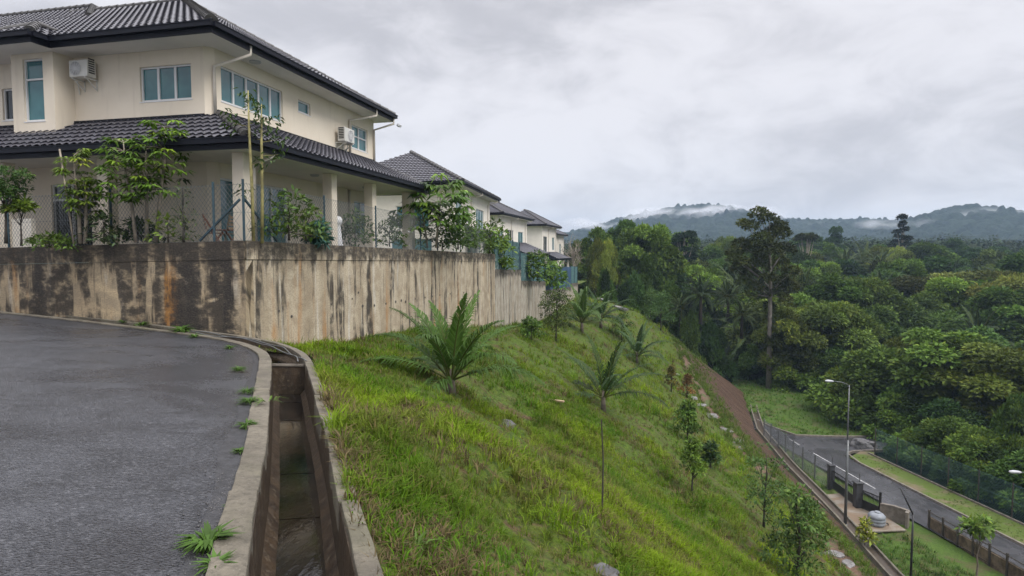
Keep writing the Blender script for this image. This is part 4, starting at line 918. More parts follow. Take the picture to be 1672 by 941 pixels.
def palm_meshes(seed, nf, FL, trunk_h, col, pairs=34, leaf=.42, wl_=.035, up=1.15, spread=.9, tr=.07, old=.2):
    """young palm: trunk mesh + one mesh per frond"""
    r = np.random.default_rng(seed); mb = MB(); mb.tube([(0, 0, -.05), (0, 0, trunk_h*.5), (.0, 0, trunk_h), (0, 0, trunk_h+.12*FL)], [tr*1.5, tr*1.15, tr, tr*.35], 10)
    trunk = mb; fronds = []
    for i in range(nf):
        a = i*2.399963+r.normal()*.25; f = i/(nf-1); el = up-(up-.15)*f**1.1*spread-old*f; el += r.normal()*.06; ln = FL*(.72+.42*math.sin(math.pi*(.18+.62*f)))*(.92+.16*r.random())
        bend = .75+.75*f+.2*r.normal(); n = 15; pts = []; p = np.array([math.cos(a)*tr*.5, math.sin(a)*tr*.5, trunk_h]); e = el
        for k in range(n): pts.append(p.copy()); st = ln/(n-1); p = p+st*np.array([math.cos(a)*math.cos(e), math.sin(a)*math.cos(e), math.sin(e)]); e -= bend/(n-1)*(.4+1.2*k/n)
        pts = np.array(pts); m = MB(); m.tube(pts, [tr*.34*(1-.9*k/(n-1)) for k in range(n)], 5); vR, fR = np.array(m.v), m.f
        t = np.linspace(.16, .99, pairs); ii = t*(n-1); i0 = np.minimum(ii.astype(int), n-2); fr = (ii-i0)[:, None]; c = pts[i0]*(1-fr)+pts[i0+1]*fr; tang = nrmz(pts[i0+1]-pts[i0])
        side = np.array([-math.sin(a), math.cos(a), 0]); upv = np.cross(tang, side); upv = upv*np.sign(upv[:, 2:3]+1e-6); parts = []
        tone = np.array(col)*(1+.18*r.normal())*(1+.1*(1-f)*np.array([1.2, 1, .2]))
        for sg in (-1, 1):
            ll = leaf*FL*.5*np.sin(math.pi*np.clip(.12+.86*t, 0, 1))**.7*(1.05-.35*t)
            d = nrmz(side*sg*(.9-.35*t[:, None])+tang*(.7+.6*t[:, None])+upv*(.35-.2*r.random((pairs, 1)))+r.normal(size=(pairs, 3))*.09)
            # two-segment drooping leaflet
            mid = c+d*ll[:, None]*.55; tip = c+d*ll[:, None]*.98-np.array([0, 0, 1])*ll[:, None]*(.25+.40*r.random((pairs, 1))); ww = nrmz(np.cross(d, upv))*(wl_*FL*.5)*(1.1-.5*t[:, None])
            Vv = np.stack([c-ww*.25, c+ww*.25, mid+ww*.5, mid-ww*.5, tip+ww*.06, tip-ww*.06], 1).reshape(-1, 3); k = np.arange(pairs)[:, None]*6
            Q = np.concatenate([k+np.array([[0, 1, 2, 3]]), k+np.array([[3, 2, 4, 5]])]); tn = np.clip(tone*(1+.15*r.normal(size=(pairs, 1))), .005, .4); parts.append((Vv, Q, np.repeat(tn, 6, 0)))
        fq = np.array([f_ for f_ in fR if len(f_) == 4]); parts.append((vR, fq, np.tile(np.array([[.10, .12, .03]]), (len(vR), 1))))
        fronds.append(cat(parts))
    return trunk, fronds
def palm(seed, loc, label, group=None, name='palm', rz=0, bark='bark', merge=False, cat_='palm', **kw):
    tm, fr = palm_meshes(seed, **kw); o = empty(name, loc, label, cat_, group, rz); tm.build('trunk', M[bark], o, smooth=True)
    if merge: np_obj('crown', *(lambda x: (x[0], x[1]))(cat(fr)), M['leaf_far'], cat(fr)[2], o)
    else:
        for f in fr: np_obj('frond', f[0], f[1], M['leaf'], f[2], o)
    return o

# ================================================================== PLANTS ON THE SLOPE
SAPG = 1.4
GY, GM, GD = (.085,.135,.018), (.045,.085,.016), (.024,.048,.012)
pl = hit(737, 645)
palm(11, pl, 'large young coconut palm nearest the drain on the grass bank, leaves fanned wide', 'young palms on the grass slope', nf=16, FL=2.25, trunk_h=.34, col=(.06,.12,.020), pairs=58, leaf=.50, wl_=.036, tr=.085, up=1.48, spread=.82, old=.08)
pl = hit(985, 672, 8)
palm(12, pl, 'young palm with drooping dark leaves halfway down the slope, right above the thin stake', 'young palms on the grass slope', nf=13, FL=2.7, trunk_h=.6, col=(.035,.07,.02), pairs=40, leaf=.42, wl_=.04, tr=.09, up=1.45, spread=.7, old=.25)
pl = hit(1040, 592, 12)
palm(13, pl, 'small bluish palm on the slope beside the top of the path', 'young palms on the grass slope', nf=14, FL=3.2, trunk_h=.5, col=(.04,.078,.026), pairs=36, leaf=.42, wl_=.05, tr=.1, up=1.45, spread=.8)
pl = hit(950, 543, 20)
palm(14, pl, 'bushy yellow-green palm near the wall end, left one of the pair on the crest', 'young palms on the grass slope', nf=15, FL=3.7, trunk_h=.8, col=(.055,.10,.022), pairs=36, leaf=.44, wl_=.055, tr=.12, up=1.5, spread=.75)
pl = hit(981, 536, 20)
palm(15, pl, 'darker palm just behind the yellow-green one, right of the pair on the crest', 'young palms on the grass slope', nf=14, FL=3.4, trunk_h=.9, col=(.035,.07,.022), pairs=34, leaf=.44, wl_=.055, tr=.12, up=1.4, spread=.85)
def sapling(px, py, top, wpx, label, seed, col, shape='cone', n=16, dens=150, leaf=.16, bark='bark_dark', y0=3, fol=.8, name='sapling', yellow=0., loc=None, cat_='young tree', group='saplings planted on the slope', flat=.9, var=.22, r0=None, loc_h=None):
    p = hit(px, py, y0) if loc is None else np.array(loc); s = p[1]/F; Hh = (py-top)*s*1.03 if loc_h is None else loc_h; R = wpx*s/2
    r = np.random.default_rng(seed); cl_ = crown_clumps(r, n, R, Hh*fol, Hh*(1-fol), shape); lf = leaf if leaf > 0 else .1
    sc = R/.6; cl2 = [(c[0], c[1], c[2], max(.12*R, c[3])) for c in cl_]
    out = clumps_foliage(r, [(c[0]/sc, c[1]/sc, c[2]/sc, c[3]/sc) for c in cl2], dens*9, lf/sc, lf*.42/sc, tuple(x*SAPG for x in col), var, flat, .25, yellow); out = (out[0]*sc, out[1], out[2])
    o = empty(name, p, label, cat_, group); tm = trunk_mb(r, Hh*.92, r0 or .012*Hh+.012, cl_, min(n, 12), .03, .2); tm.build('trunk', M[bark], o, smooth=True); np_obj('crown', *out[:2], M['leaf'], out[2], o); return o
sapling(908, 558, 474, 62, 'sapling with sparse olive leaves in front of the stepped wall', 21, (.05,.075,.02), 'round', 24, 130, .18, y0=18)
sapling(1079, 540, 474, 54, 'dense dark round-headed sapling on the crest at the top of the path', 22, (.04,.085,.018), 'cone', 22, 120, .22, y0=20)
sapling(1096, 640, 592, 22, 'small brownish sapling on the path edge, upper of the two brown ones', 23, (.075,.07,.018), 'cone', 12, 90, .2, y0=20, yellow=.3)
sapling(1122, 650, 612, 28, 'small red-tipped bush on the path edge, lower of the two brown ones', 24, (.10,.06,.02), 'cone', 12, 110, .2, y0=20, yellow=.3)
sapling(1122, 722, 652, 48, 'round bright green bush-like sapling standing by the path stones', 25, (.06,.115,.018), 'cone', 20, 130, .18, y0=15)
sapling(1130, 812, 714, 44, 'yellow-green sapling with a bare lower stem in the middle of the slope', 26, (.075,.13,.018), 'cone', 18, 110, .12, y0=10, fol=.58)
sapling(1160, 764, 722, 32, 'low dark shrub right of the yellow-green sapling on the slope', 27, (.028,.058,.015), 'dome', 9, 110, .22, y0=12, name='shrub', cat_='shrub')
sapling(1247, 862, 728, 62, 'thin sapling with airy leaves and flaky side twigs lower on the slope', 28, (.04,.08,.018), 'round', 20, 60, .16, y0=12, fol=.78)
sapling(1300, 965, 790, 92, 'bushy tall sapling at the bottom edge of the slope, nearest the brown embankment', 29, (.045,.085,.018), 'round', 34, 90, .16, y0=10, fol=.85)
def low_tree(px, py, top, wpx, label, seed, col, **k):
    p = low(px, py); return sapling(px, py, top, wpx, label, seed, col, loc=p, group=k.pop('group', 'saplings by the lower road'), **k)
low_tree(1412, 897, 845, 34, 'small yellow-tipped sapling beside the concrete apron', 30, (.11,.14,.018), shape='cone', n=12, dens=40, leaf=.3, yellow=.3)
low_tree(1594, 960, 840, 52, 'sapling with a whorl of bright leaves in front of the railed road wall', 31, (.075,.13,.02), shape='umbrella', n=10, dens=50, leaf=.42, fol=.45, bark='bark')
sapling(868, 556, 520, 40, 'leafy low shrub at the wall foot below the stepped wall', 35, (.05,.10,.02), 'dome', 10, 110, .2, y0=18, name='shrub', cat_='shrub')
sapling(1015, 556, 512, 34, 'small bushy shrub on the slope between the crest palms and the path', 36, (.045,.085,.018), 'dome', 10, 110, .24, y0=18, name='shrub', cat_='shrub')
sapling(1062, 520, 470, 40, 'leafy conical sapling on the crest just left of the dense dark one', 37, (.045,.09,.02), 'cone', 16, 110, .24, y0=20)
# thin stake and rocks
p = hit(983, 842, 5); o = MB().tube([(0, 0, -.1), (.01, 0, .8), (-.02, .01, 1.02*158*p[1]/F)], [.014, .012, .009], 6).build('stake', M['bark_dark']); o.location = p; tag(o, 'thin dark stake standing upright in the grass below the young palm', 'stake')
def rock(p, sx_, sy_, sz_, label, mat='rock', seed=0, group=None, cat_='rock', name='rock'):
    bm = bmesh.new(); bmesh.ops.create_icosphere(bm, subdivisions=4, radius=1)
    for v in bm.verts:
        q = v.co.copy(); d = mnoise.noise(q*1.3+Vector((seed*3.1, 0, 0)))*.38+mnoise.noise(q*3.5+Vector((seed, 5, 0)))*.13+mnoise.noise(q*8+Vector((seed, 5, 0)))*.04; v.co = q*(1+d); v.co.z = min(v.co.z, .62+.2*mnoise.noise(q*2)); v.co.x *= sx_; v.co.y *= sy_; v.co.z *= sz_
    me = bpy.data.meshes.new(name); bm.to_mesh(me); bm.free(); me.materials.append(M[mat]); o = bpy.data.objects.new(name, me); COL.objects.link(o); o.location = tuple(p); o.rotation_euler = (0, 0, seed*1.3); return tag(o, label, cat_, group)
p = hit(822, 694, 5); rock(p+np.array([0, .0, -.05]), .44, .26, .14, 'flat grey rock half sunk in the grass below the large palm', 'rock', 1)
p = hit(985, 935, 4); rock(p, .18, .13, .07, 'brown stone at the lower edge of the grass bank', 'rock', 2)
p = hit(578, 745, 3); rock(p, .055, .03, .02, 'small pale stone lying beside the drain kerb', 'rock_wet', 3)
p = hit(905, 655, 6); o = MB().bar((-.38, .25, .02), (.32, -.3, .05), .12, .06).build('timber_scrap', M['woodpale'], bevel=.01); o.location = p; tag(o, 'weathered brown board lying in an eroded patch on the slope', 'board')
for k, (px, py, w_) in enumerate(((1103, 612, .4), (1132, 650, .5), (1140, 662, .7), (1158, 680, .95), (1183, 703, .75), (1200, 721, .65), (1212, 733, .4), (1362, 905, .45), (1385, 922, .35))):
    p = hit(px, py, 15)
    if p is not None: rock(p+np.array([0, 0, .0]), w_, w_*.75, .14, ['flat wet stone on the earth path', 'flat wet stone beside the brown embankment'][k > 6], 'rock_wet', k+5, 'flat stones along the path')
p = low(1397, 735); rock(p+np.array([1.2, .6, .3]), 1.1, .8, .75, 'dark boulder at the pavement corner behind the street lamp', 'rock', 31)
# pale slabs on the crest by the far wall
for px, py, a, b, lab in ((985, 492, 1.4, .8, 'short pale concrete slab lying on the crest near the wall end'), (1008, 504, 2.6, .9, 'long pale concrete slab sloping down the crest')):
    p = hit(px, py, 40); o = MB().box(-a/2, a/2, -b/2, b/2, -.1, .12).build('concrete_slab', M['rock_wet'], bevel=.03); o.location = p+np.array([0, 0, .1]); o.rotation_euler = (0, .22, -.5); tag(o, lab, 'slab')

# ================================================================== GRASS (uncountable)
def tuft_templates(r, K=16, nb=10):
    T = []
    for k in range(K):
        a = r.random(nb)*6.283; rad = r.random(nb)*.9; base = np.stack([np.cos(a)*rad, np.sin(a)*rad, np.zeros(nb)], 1)*.45
        ln = .55+.6*r.random(nb); le = .35+.9*r.random(nb); az = a+r.normal(size=nb)*.7; d = np.stack([np.cos(az), np.sin(az), np.zeros(nb)], 1); sd = np.stack([-np.sin(az), np.cos(az), np.zeros(nb)], 1)
        w_ = (.045+.04*r.random(nb))[:, None]; m = base+d*(ln*.42*np.sin(le*.6))[:, None]+np.array([0, 0, 1])*(ln*.62*np.cos(le*.6))[:, None]; tip = m+d*(ln*.55*np.sin(le*1.35))[:, None]+np.array([0, 0, 1])*(ln*.45*np.cos(le*1.35))[:, None]
        T.append(np.stack([base-sd*w_*.4, base+sd*w_*.4, m+sd*w_*.5, m-sd*w_*.5, tip+sd*w_*.05, tip-sd*w_*.05], 1).reshape(-1, 3))
    return np.array(T)           # K, nb*6, 3
TT = tuft_templates(np.random.default_rng(3)); NB = 10
def tufts(r, pos, scale, colf, flat=1.):
    N = len(pos); k = r.integers(0, len(TT), N); v = TT[k].copy(); a = r.random(N)*6.283; ca, sa = np.cos(a)[:, None], np.sin(a)[:, None]; x, y = v[..., 0].copy(), v[..., 1].copy()
    v[..., 0], v[..., 1] = x*ca-y*sa, x*sa+y*ca; v *= scale[:, None, None]; v[..., 2] *= flat; v += pos[:, None, :]
    b = np.arange(N*NB)[:, None]*6; Q = np.stack([b+np.array([[0, 1, 2, 3]]), b+np.array([[3, 2, 4, 5]])], 1).reshape(-1, 4)
    t = colf(N); t = np.repeat(t[:, None, :], NB, 1)*(1+.2*r.normal(size=(N, NB, 1))); dry = r.random((N, NB, 1)) < .09; t = np.where(dry, np.array([.19, .15, .06]), t)
    return v.reshape(-1, 3), Q, np.clip(np.repeat(t.reshape(-1, 3), 6, 0), .01, .5)
r = np.random.default_rng(17)
def slope_grass():
    P_, S_, B_ = [], [], []
    bands = [(2.6, 6, 2600, 1), (6, 10, 1050, 1), (10, 16, 420, 1), (16, 26, 140, 1), (26, 44, 40, 1), (44, 84, 10, 1)]
    for y0, y1, den, _ in bands:
        N0 = int(den*(y1-y0)*20); Y = y0+(y1-y0)*r.random(N0); s = r.random(N0)*2
        X, Z = hill_xz(Y, s); Pm = prof(Y); wid = np.where(s < 1, np.linalg.norm(Pm[:, 1]-Pm[:, 0], axis=1), np.linalg.norm(Pm[:, 2]-Pm[:, 1], axis=1)); keep = r.random(N0) < wid/10./1.9*1.05
        # bare earth patches and erosion gullies
        g1 = fbm(X*.55, Y*.55, 41); g2 = fbm((X-.45*Y)*.9, (Y+.2*X)*.22, 43); bare = np.clip((g1-.55)*7, 0, 1)+np.clip((g2-.565)*9, 0, 1)
        if y0 < 12: bare += np.clip(1-(X-Pm[:, 0, 0])/.55, 0, 1)*.75*(fbm(Y*1.3, X*.5, 8) > .42)
        keep &= r.random(N0) > np.minimum(bare, 1.2)*.5
        # view cone only (with margin for side views)
        keep &= (X > -.62*Y-1.5) & (X < .75*Y+3)
        P_.append(np.stack([X, Y, Z-.01], 1)[keep]); B_.append(np.clip(bare, 0, 1)[keep]); d = np.linalg.norm(P_[-1], axis=1); S_.append(np.clip(.115+.0056*d, .08, .5)*(.4+.95*r.random(len(d))**1.6))
    P_, S_, BARE = np.concatenate(P_), np.concatenate(S_), np.concatenate(B_)
    S_ *= 1-.25*BARE
    lush = fbm(P_[:, 0]*.5, P_[:, 1]*.5, 51); S_ *= .7+.7*np.clip((lush-.35)*2.5, 0, 1)
    def colf(N):
        a = np.clip((fbm(P_[:, 0]*.35, P_[:, 1]*.35, 61)-.3)*2.2+.12*r.normal(size=N), 0, 1)[:, None]; b = np.clip((fbm(P_[:, 0]*1.4, P_[:, 1]*1.4, 62)-.42)*3, 0, 1)[:, None]
        c = np.array([.070, .155, .008])*(1-a)+np.array([.190, .275, .014])*a; c = c*(1-.5*b)+np.array([.13, .125, .035])*.5*b
        dry = np.clip(BARE*1.6, 0, 1)[:, None]*(r.random((N, 1)) < .5); return c*(1-dry)+np.array([.15, .115, .06])*(.55+.7*r.random((N, 1)))*dry
    return tufts(r, P_, S_, colf)
def berm_grass():
    n = 7000; Y = 24+57*r.random(n); s = 2+r.random(n)*1.5; k = (np.abs(s-3.08) < .42*r.random(n)**1.3+.05) | (np.abs(s-2) < .25*r.random(n)) | ((fbm(Y*.5, s*3, 12) > .56) & (s < 2.9)); Y, s = Y[k], s[k]; X, Z = hill_xz(Y, s); P_ = np.stack([X, Y, Z], 1)
    v, q, t = tufts(r, P_, .34*(.5+.8*r.random(len(P_))), lambda N: np.array([.085, .14, .018])*(.6+.7*r.random((N, 1)))); tag(np_obj('berm_grass', v, q, M['blade'], t), kind='stuff')
berm_grass()
v, q, t = slope_grass(); print('slope grass quads', len(q)); tag(np_obj('slope_grass', v, q, M['blade'], t), kind='stuff')
def flat_grass(name, xs, ys, n, hf, sc, col, bare=.55, seed=0):
    X = xs[0]+(xs[1]-xs[0])*r.random(n); Y = ys[0]+(ys[1]-ys[0])*r.random(n); k = hf(X, Y); ok = np.isfinite(k) & (fbm(X*.4, Y*.4, seed) < bare+.1*r.random(n)); P_ = np.stack([X, Y, k], 1)[ok]
    v, q, t = tufts(r, P_, sc*(.5+.9*r.random(len(P_))), lambda N: np.array(col)*(.7+.7*np.clip((fbm(P_[:, 0]*.5, P_[:, 1]*.5, seed+3)-.3)*2.2, 0, 1))[:, None], .8); tag(np_obj(name, v, q, M['blade'], t), kind='stuff')
def lowh(X, Y):
    fx_ = np.interp(Y, SY, PP[4, :, 0]); a1 = low(1326, 812); z = verge_h(X, Y)
    pad = (Y > 41.6) & (Y < 49.5) & (X > 23.9+(49-Y)*.0) & (X < 27.8); return np.where((X > fx_+1.2) & (X < 27.3+(43-Y)*.12*(Y < 45)) & ~pad, z, np.nan)
flat_grass('low_lawn_grass', (22, 31), (26, 82), 5200, lowh, .40, (.055,.11,.016), .62, 71)
flat_grass('far_lawn_grass', (29, 60), (64.5, 88), 4200, lambda X, Y: -17.96+(fbm(X*.3, Y*.3, 5)-.5)*.35+.9*smooth(70, 84, Y+.45*(X-30)), .36, (.075,.155,.018), .8, 75)
flat_grass('verge_grass', (31, 40), (26, 57), 2600, lambda X, Y: np.where((X > RR(Y)+.2) & (X < VR(Y)-.1) & (fbm(X*.3, Y*.2, 77) > .46), zr+.13, np.nan), .16, (.08,.125,.02), .9, 79)
# a few broad ferny clumps on the low lawn, counted as weeds
def weed(p, s, n, col, label, name='weed', group=None, seed=0, broad=.28, up=.9):
    rr = np.random.default_rng(seed); a = rr.random(n)*6.283; c = np.stack([np.cos(a), np.sin(a), 0*a], 1)*rr.random((n, 1))*s*.35+np.array([0, 0, .01]); d = np.stack([np.cos(a), np.sin(a), .25+up*rr.random(n)], 1)
    L_ = s*(.45+.6*rr.random(n)); tint = np.array(col)*(1+.25*rr.normal(size=(n, 1))); v, q, t = leaf_quads(c, d, np.tile([[0, 0, 1.]], (n, 1)), L_, L_*broad, np.clip(tint, .01, .4), .3)
    o = np_obj(name, v, q, M['leaf'], t); o.location = tuple(p); return tag(o, label, 'weed', group)
def on_road(px, py):
    r_ = ray(px, py); return EYE+r_*(-H/(r_[2]+.0688*r_[0]+.0548))
WG = 'weeds along the road kerb'
for k, (px, py, s, n, lab) in enumerate(((135, 519, .12, 14, 'tiny weed far left along the kerb below the wall'), (200, 528, .14, 16, 'small weed on the kerb left of the large black wall stain'), (232, 533, .2, 22, 'low weed patch on the kerb below the orange stains'), (297, 544, .30, 34, 'leafy weed clump on the kerb below the black stain'), (318, 552, .16, 18, 'small weed just right of the leafy clump by the curve'), (376, 570, .22, 24, 'weed on the inside of the kerb where the drain bends'), (390, 607, .26, 46, 'spiky grass clump standing alone on the asphalt near the bend'), (404, 643, .22, 40, 'fern-like weed beside the kerb, upper of the dense pair'), (407, 660, .26, 46, 'fern-like weed beside the kerb, lower of the dense pair'), (404, 698, .2, 30, 'weed in the kerb gap halfway down the road edge'), (392, 740, .14, 20, 'sparse weed on the gravel edge below the dense pair'), (378, 832, .10, 16, 'tiny sprout at the road edge above the broad-leaved weed'), (340, 893, .2, 26, 'broad-leaved weed on the asphalt nearest the camera'), (352, 932, .14, 16, 'leafy weed at the bottom edge of the kerb'), (372, 868, .1, 14, 'small sprout between the kerb and the broad-leaved weed'))):
    p = on_road(px, py); weed(p, s*(.6 if 560 < py < 880 else (.85 if py > 880 else 1.1)), n*3, (.06,.12,.018), lab, group=WG, seed=100+k, broad=.09 if k in (6, 7, 8) else .2)
p = np.array(at_arc(float(np.interp(7.3, cl[:, 1], arc)), LEFT_IN-.02, .05)); weed(p, .22, 14, (.08,.14,.02), 'sprig growing out of the drain side of the kerb stone', group=WG, seed=140, broad=.12, up=.2)
for k, (px, py, s, lab) in enumerate(((800, 660, .42, 'pale curly weed at the foot of the large palm'), (560, 590, .3, 'weed in the grass by the wall foot'), (680, 905, .17, 'long-leaved weed near the drain kerb at the bottom'))):
    p = hit(px, py, 3.5); weed(p, s, 30, (.075,.13,.02), lab, seed=160+k, broad=.12, group='weeds on the grass bank')
# gravel at the road edge
n = 1800; s = r.random(n)*9.5+6.5; o_ = LEFT_OUT-.01-np.abs(r.normal(size=n))*.09; P_ = np.array([at_arc(a, b, .004) for a, b in zip(s, o_)]); rad = .003+.009*r.random(n)**2
oc = np.array([[1, 0, 0], [-1, 0, 0], [0, 1, 0], [0, -1, 0], [0, 0, .7], [0, 0, -.7]]); v = (P_[:, None]+oc[None]*rad[:, None, None]*(.7+.6*r.random((n, 6, 1)))).reshape(-1, 3)
tr_ = np.array([[0, 2, 4], [2, 1, 4], [1, 3, 4], [3, 0, 4], [2, 0, 5], [1, 2, 5], [3, 1, 5], [0, 3, 5]]); q = (np.arange(n)[:, None, None]*6+tr_[None]).reshape(-1, 3); tag(np_obj('gravel', v, q, M['rock'], None), kind='stuff')

# ================================================================== GARDEN PLANTS BEHIND THE FENCE
GP = 'plants in the garden behind the fence'
def garden(px, top, base, Y, wpx, label, seed, col, shape='round', n=14, dens=40, leaf=.2, name='garden_shrub', fol=.95, **k):
    p = atY(px, base, Y); return sapling(px, base, top, wpx, label, seed, col, shape, n, dens*1.05, leaf, loc=p, name=name, cat_='garden plant', group=GP, fol=fol, **k)
garden(10, 276, 398, 15.6, 70, 'clipped ball-headed shrub at the far left of the garden', 40, (.04,.085,.02), 'round', 20, 130, .10, fol=.42)
garden(35, 330, 402, 15.8, 46, 'small yellow-green shrub beside the clipped ball', 41, (.09,.14,.02), 'umbrella', 8, 70, .16, fol=.5)
garden(80, 388, 404, 15.6, 70, 'low leafy plants at the fence foot in front of the grille door', 42, (.07,.12,.02), 'dome', 12, 60, .12)
def whorl_tree(px, top, base, Y, seed, label, stems, col=(.10,.19,.022), leaf=.31):
    """slender stems with tiers of whorled long leaves (papaya-like garden tree)"""
    p = atY(px, base, Y); s = Y/F; o = empty('garden_tree', p, label, 'garden tree', GP); rr = np.random.default_rng(seed); mb = MB(); parts = []
    for (dx, tp, wid) in stems:
        Hh = (base-tp)*s; x = dx*s; mb.tube([(x*.5, 0, 0), (x*.7, .03, Hh*.35), (x, 0, Hh*.7), (x*1.05, 0, Hh)], [.05, .042, .03, .012], 7)
        for k in range(7):
            f = .46+.54*k/6; z = Hh*f; R = wid*s*(.45+.6*math.sin(math.pi*(f*.75+.1))); nb_ = 6
            for j in range(nb_):
                a = rr.random()*6.283; q_ = np.array([x*(.7+.35*f)+R*.7*math.cos(a), R*.7*math.sin(a), z+R*.28*rr.normal()*.6+.08]); mb.tube([(x*(.7+.35*f), 0, z), tuple((q_+np.array([x, 0, z]))/2+np.array([0, 0, .03])), tuple(q_)], [.012, .008, .004], 4, False)
                m = 9; aa = np.linspace(0, 6.283, m, endpoint=False)+rr.random(); d = np.stack([np.cos(aa), np.sin(aa), -.15+.5*rr.random(m)-.25], 1)+np.array([math.cos(a), math.sin(a), 0])*.5; c = q_+d*.02
                t_ = np.array(col)*(1+.3*rr.normal())*(1+.15*rr.normal(size=(m, 1))); yl = max(0, rr.normal())*.35; t_ = t_*np.array([1+yl, 1+yl*.5, 1]); parts.append(leaf_quads(c, d, np.tile([[0, 0, 1.]], (m, 1))+rr.normal(size=(m, 3))*.2, leaf*(.6+.5*rr.random(m)), leaf*.26, np.clip(t_, .01, .35), .22))
    mb.build('trunk', M['bark_pale'], o, smooth=True); a = cat(parts); np_obj('crown', a[0], a[1], M['leaf'], a[2], o); return o
whorl_tree(235, 205, 396, 15.9, 50, 'bright leafy tree with several thin trunks in front of the veranda roof', [(-26, 236, 44), (38, 212, 42), (8, 246, 34)])
whorl_tree(135, 245, 398, 15.7, 51, 'slim tree with pale drooping leaf tiers beside the grey stake', [(-8, 256, 26), (8, 300, 24)], (.11,.18,.025), .24)
garden(300, 300, 396, 15.5, 60, 'thin nearly bare shrub with fine dark twigs by the corner', 52, (.05,.08,.02), 'cone', 12, 7, .10, fol=.75)
garden(275, 350, 396, 15.6, 60, 'low yellow-green plant at the fence foot under the leafy tree', 53, (.085,.13,.02), 'dome', 10, 22, .16)
garden(170, 352, 398, 15.7, 56, 'dark shrub with pale leaf undersides beside the left column', 54, (.045,.07,.03), 'dome', 12, 40, .14)
garden(225, 362, 397, 16.3, 60, 'dense dark shrub behind the leafy tree', 55, (.022,.048,.014), 'dome', 12, 60, .16)
o = MB().tube([(0, 0, 0), (-.12, 0, 1.2), (-.25, 0, 2.35)], .022, 7).build('garden_stake', M['bark_pale'], smooth=True); o.location = atY(120, 398, 15.45); tag(o, 'leaning grey garden stake rising past the veranda eave', 'stake')
# tall thin stems at the corner
for k, (px, top, tx, lab) in enumerate(((414, 148, 405, 'tall thin mossy stem left of a pair at the wall corner, reaching the upper windows'), (428, 170, 427, 'tall thin mossy stem right of a pair at the wall corner, with few leaves'))):
    Y = 15.35+.12*k; p = atY(px, 391, Y); t_ = atY(tx, top, Y); o = empty('slender_tree', p, lab, 'garden tree', GP); d = t_-p
    MB().tube([(0, 0, -.1), (d[0]*.35, .02, d[2]*.35), (d[0]*.75, -.02, d[2]*.7), tuple(d)], [.045, .04, .032, .012], 8).build('trunk', M['bamboo'], o, smooth=True)
    rr = np.random.default_rng(60+k); parts = []; tw = MB()
    for f in ((.97, .86, .80, .78, .83, .76, .5, .33) if k == 0 else (.99, .88, .80, .74, .72, .62)):
        z = d[2]*f; x = d[0]*f; a = rr.random()*6.283; R = .28+.22*rr.random(); e = np.array([x+R*math.cos(a), R*math.sin(a)*.6, z+.05]); tw.tube([(x, 0, z), tuple(e)], [.009, .004], 4, False); m = 16; c = e+rr.normal(size=(m, 3))*.10; dd_ = np.stack([np.cos(rr.random(m)*6.28), np.sin(rr.random(m)*6.28), -.2-.5*rr.random(m)], 1)
        parts.append(leaf_quads(c, dd_, np.tile([[0, 0, 1.]], (m, 1))+rr.normal(size=(m, 3))*.3, .17, .06, np.array([.05, .09, .02])*(1+.25*rr.normal(size=(m, 1))), .2))
    tw.build('twig', M['bamboo'], o); a = cat(parts); np_obj('crown', a[0], a[1], M['leaf'], np.clip(a[2], .01, .3), o)
for k, (px, top, base, da, w_, col, dens, leaf, lab) in enumerate(((472, 320, 393, 16.2, 92, (.05,.095,.018), 34, .18, 'feathery green shrub under the sliding door'), (500, 335, 394, 17.5, 60, (.075,.115,.022), 26, .16, 'loose yellow-green shrub between the door and the second column'), (518, 366, 397, 18.2, 38, (.05,.12,.10), 60, .22, 'blue-green broad-leaved plant left of the second column'),
        (580, 348, 400, 22.0, 54, (.05,.095,.018), 44, .18, 'leafy shrub between the second and third columns'), (636, 362, 403, 24.5, 44, (.04,.075,.02), 40, .16, 'white-flowered bush between the third and fourth columns'), (722, 352, 408, 29, 90, (.03,.06,.016), 48, .26, 'dark hedge-like shrub past the last column'), (765, 352, 410, 33, 70, (.045,.085,.018), 44, .28, 'mid green shrub before the end of the high wall'),
        (800, 362, 414, 36.5, 60, (.06,.105,.018), 50, .30, 'light green shrub spilling over the end of the high wall'), (748, 345, 408, 30, 36, (.05,.09,.02), 34, .24, 'narrow leafy plant in the gap right of the papaya'))):
    garden(px, top, base, da, w_, lab, 70+k, col, 'dome', 14, dens, leaf)
whorl_tree(705, 304, 405, 27.5, 80, 'papaya-like tree with long drooping leaves right of the last column', [(-14, 335, 60), (14, 306, 62)], (.08,.16,.022), .62)
garden(815, 385, 440, 39.5, 44, 'bright green bush in front of the third house', 82, (.075,.13,.018), 'dome', 14, 50, .34)
garden(878, 412, 458, 47.5, 52, 'leafy bush behind the mesh fence of the lower terraces', 83, (.06,.11,.02), 'dome', 16, 50, .4)
garden(905, 430, 470, 56, 44, 'green creeper bush by the blue sheet fence', 84, (.06,.12,.02), 'dome', 14, 50, .45)
# white flowers are part of the flowering bush's look: a few petals
p = atY(636, 385, 24.3); rr = np.random.default_rng(5); c = rr.normal(size=(60, 3))*np.array([.42, .3, .3]); v, q, t = leaf_quads(c, rr.normal(size=(60, 3)), rr.normal(size=(60, 3)), .07, .06, np.tile([[.6, .6, .6]], (60, 1)))
fl = [o for o in bpy.data.objects if o.get('label', '').startswith('white-flowered')][0]; f_ = np_obj('flowers', v, q, M['leaf'], t, fl); f_.location = (0, 0, .55)
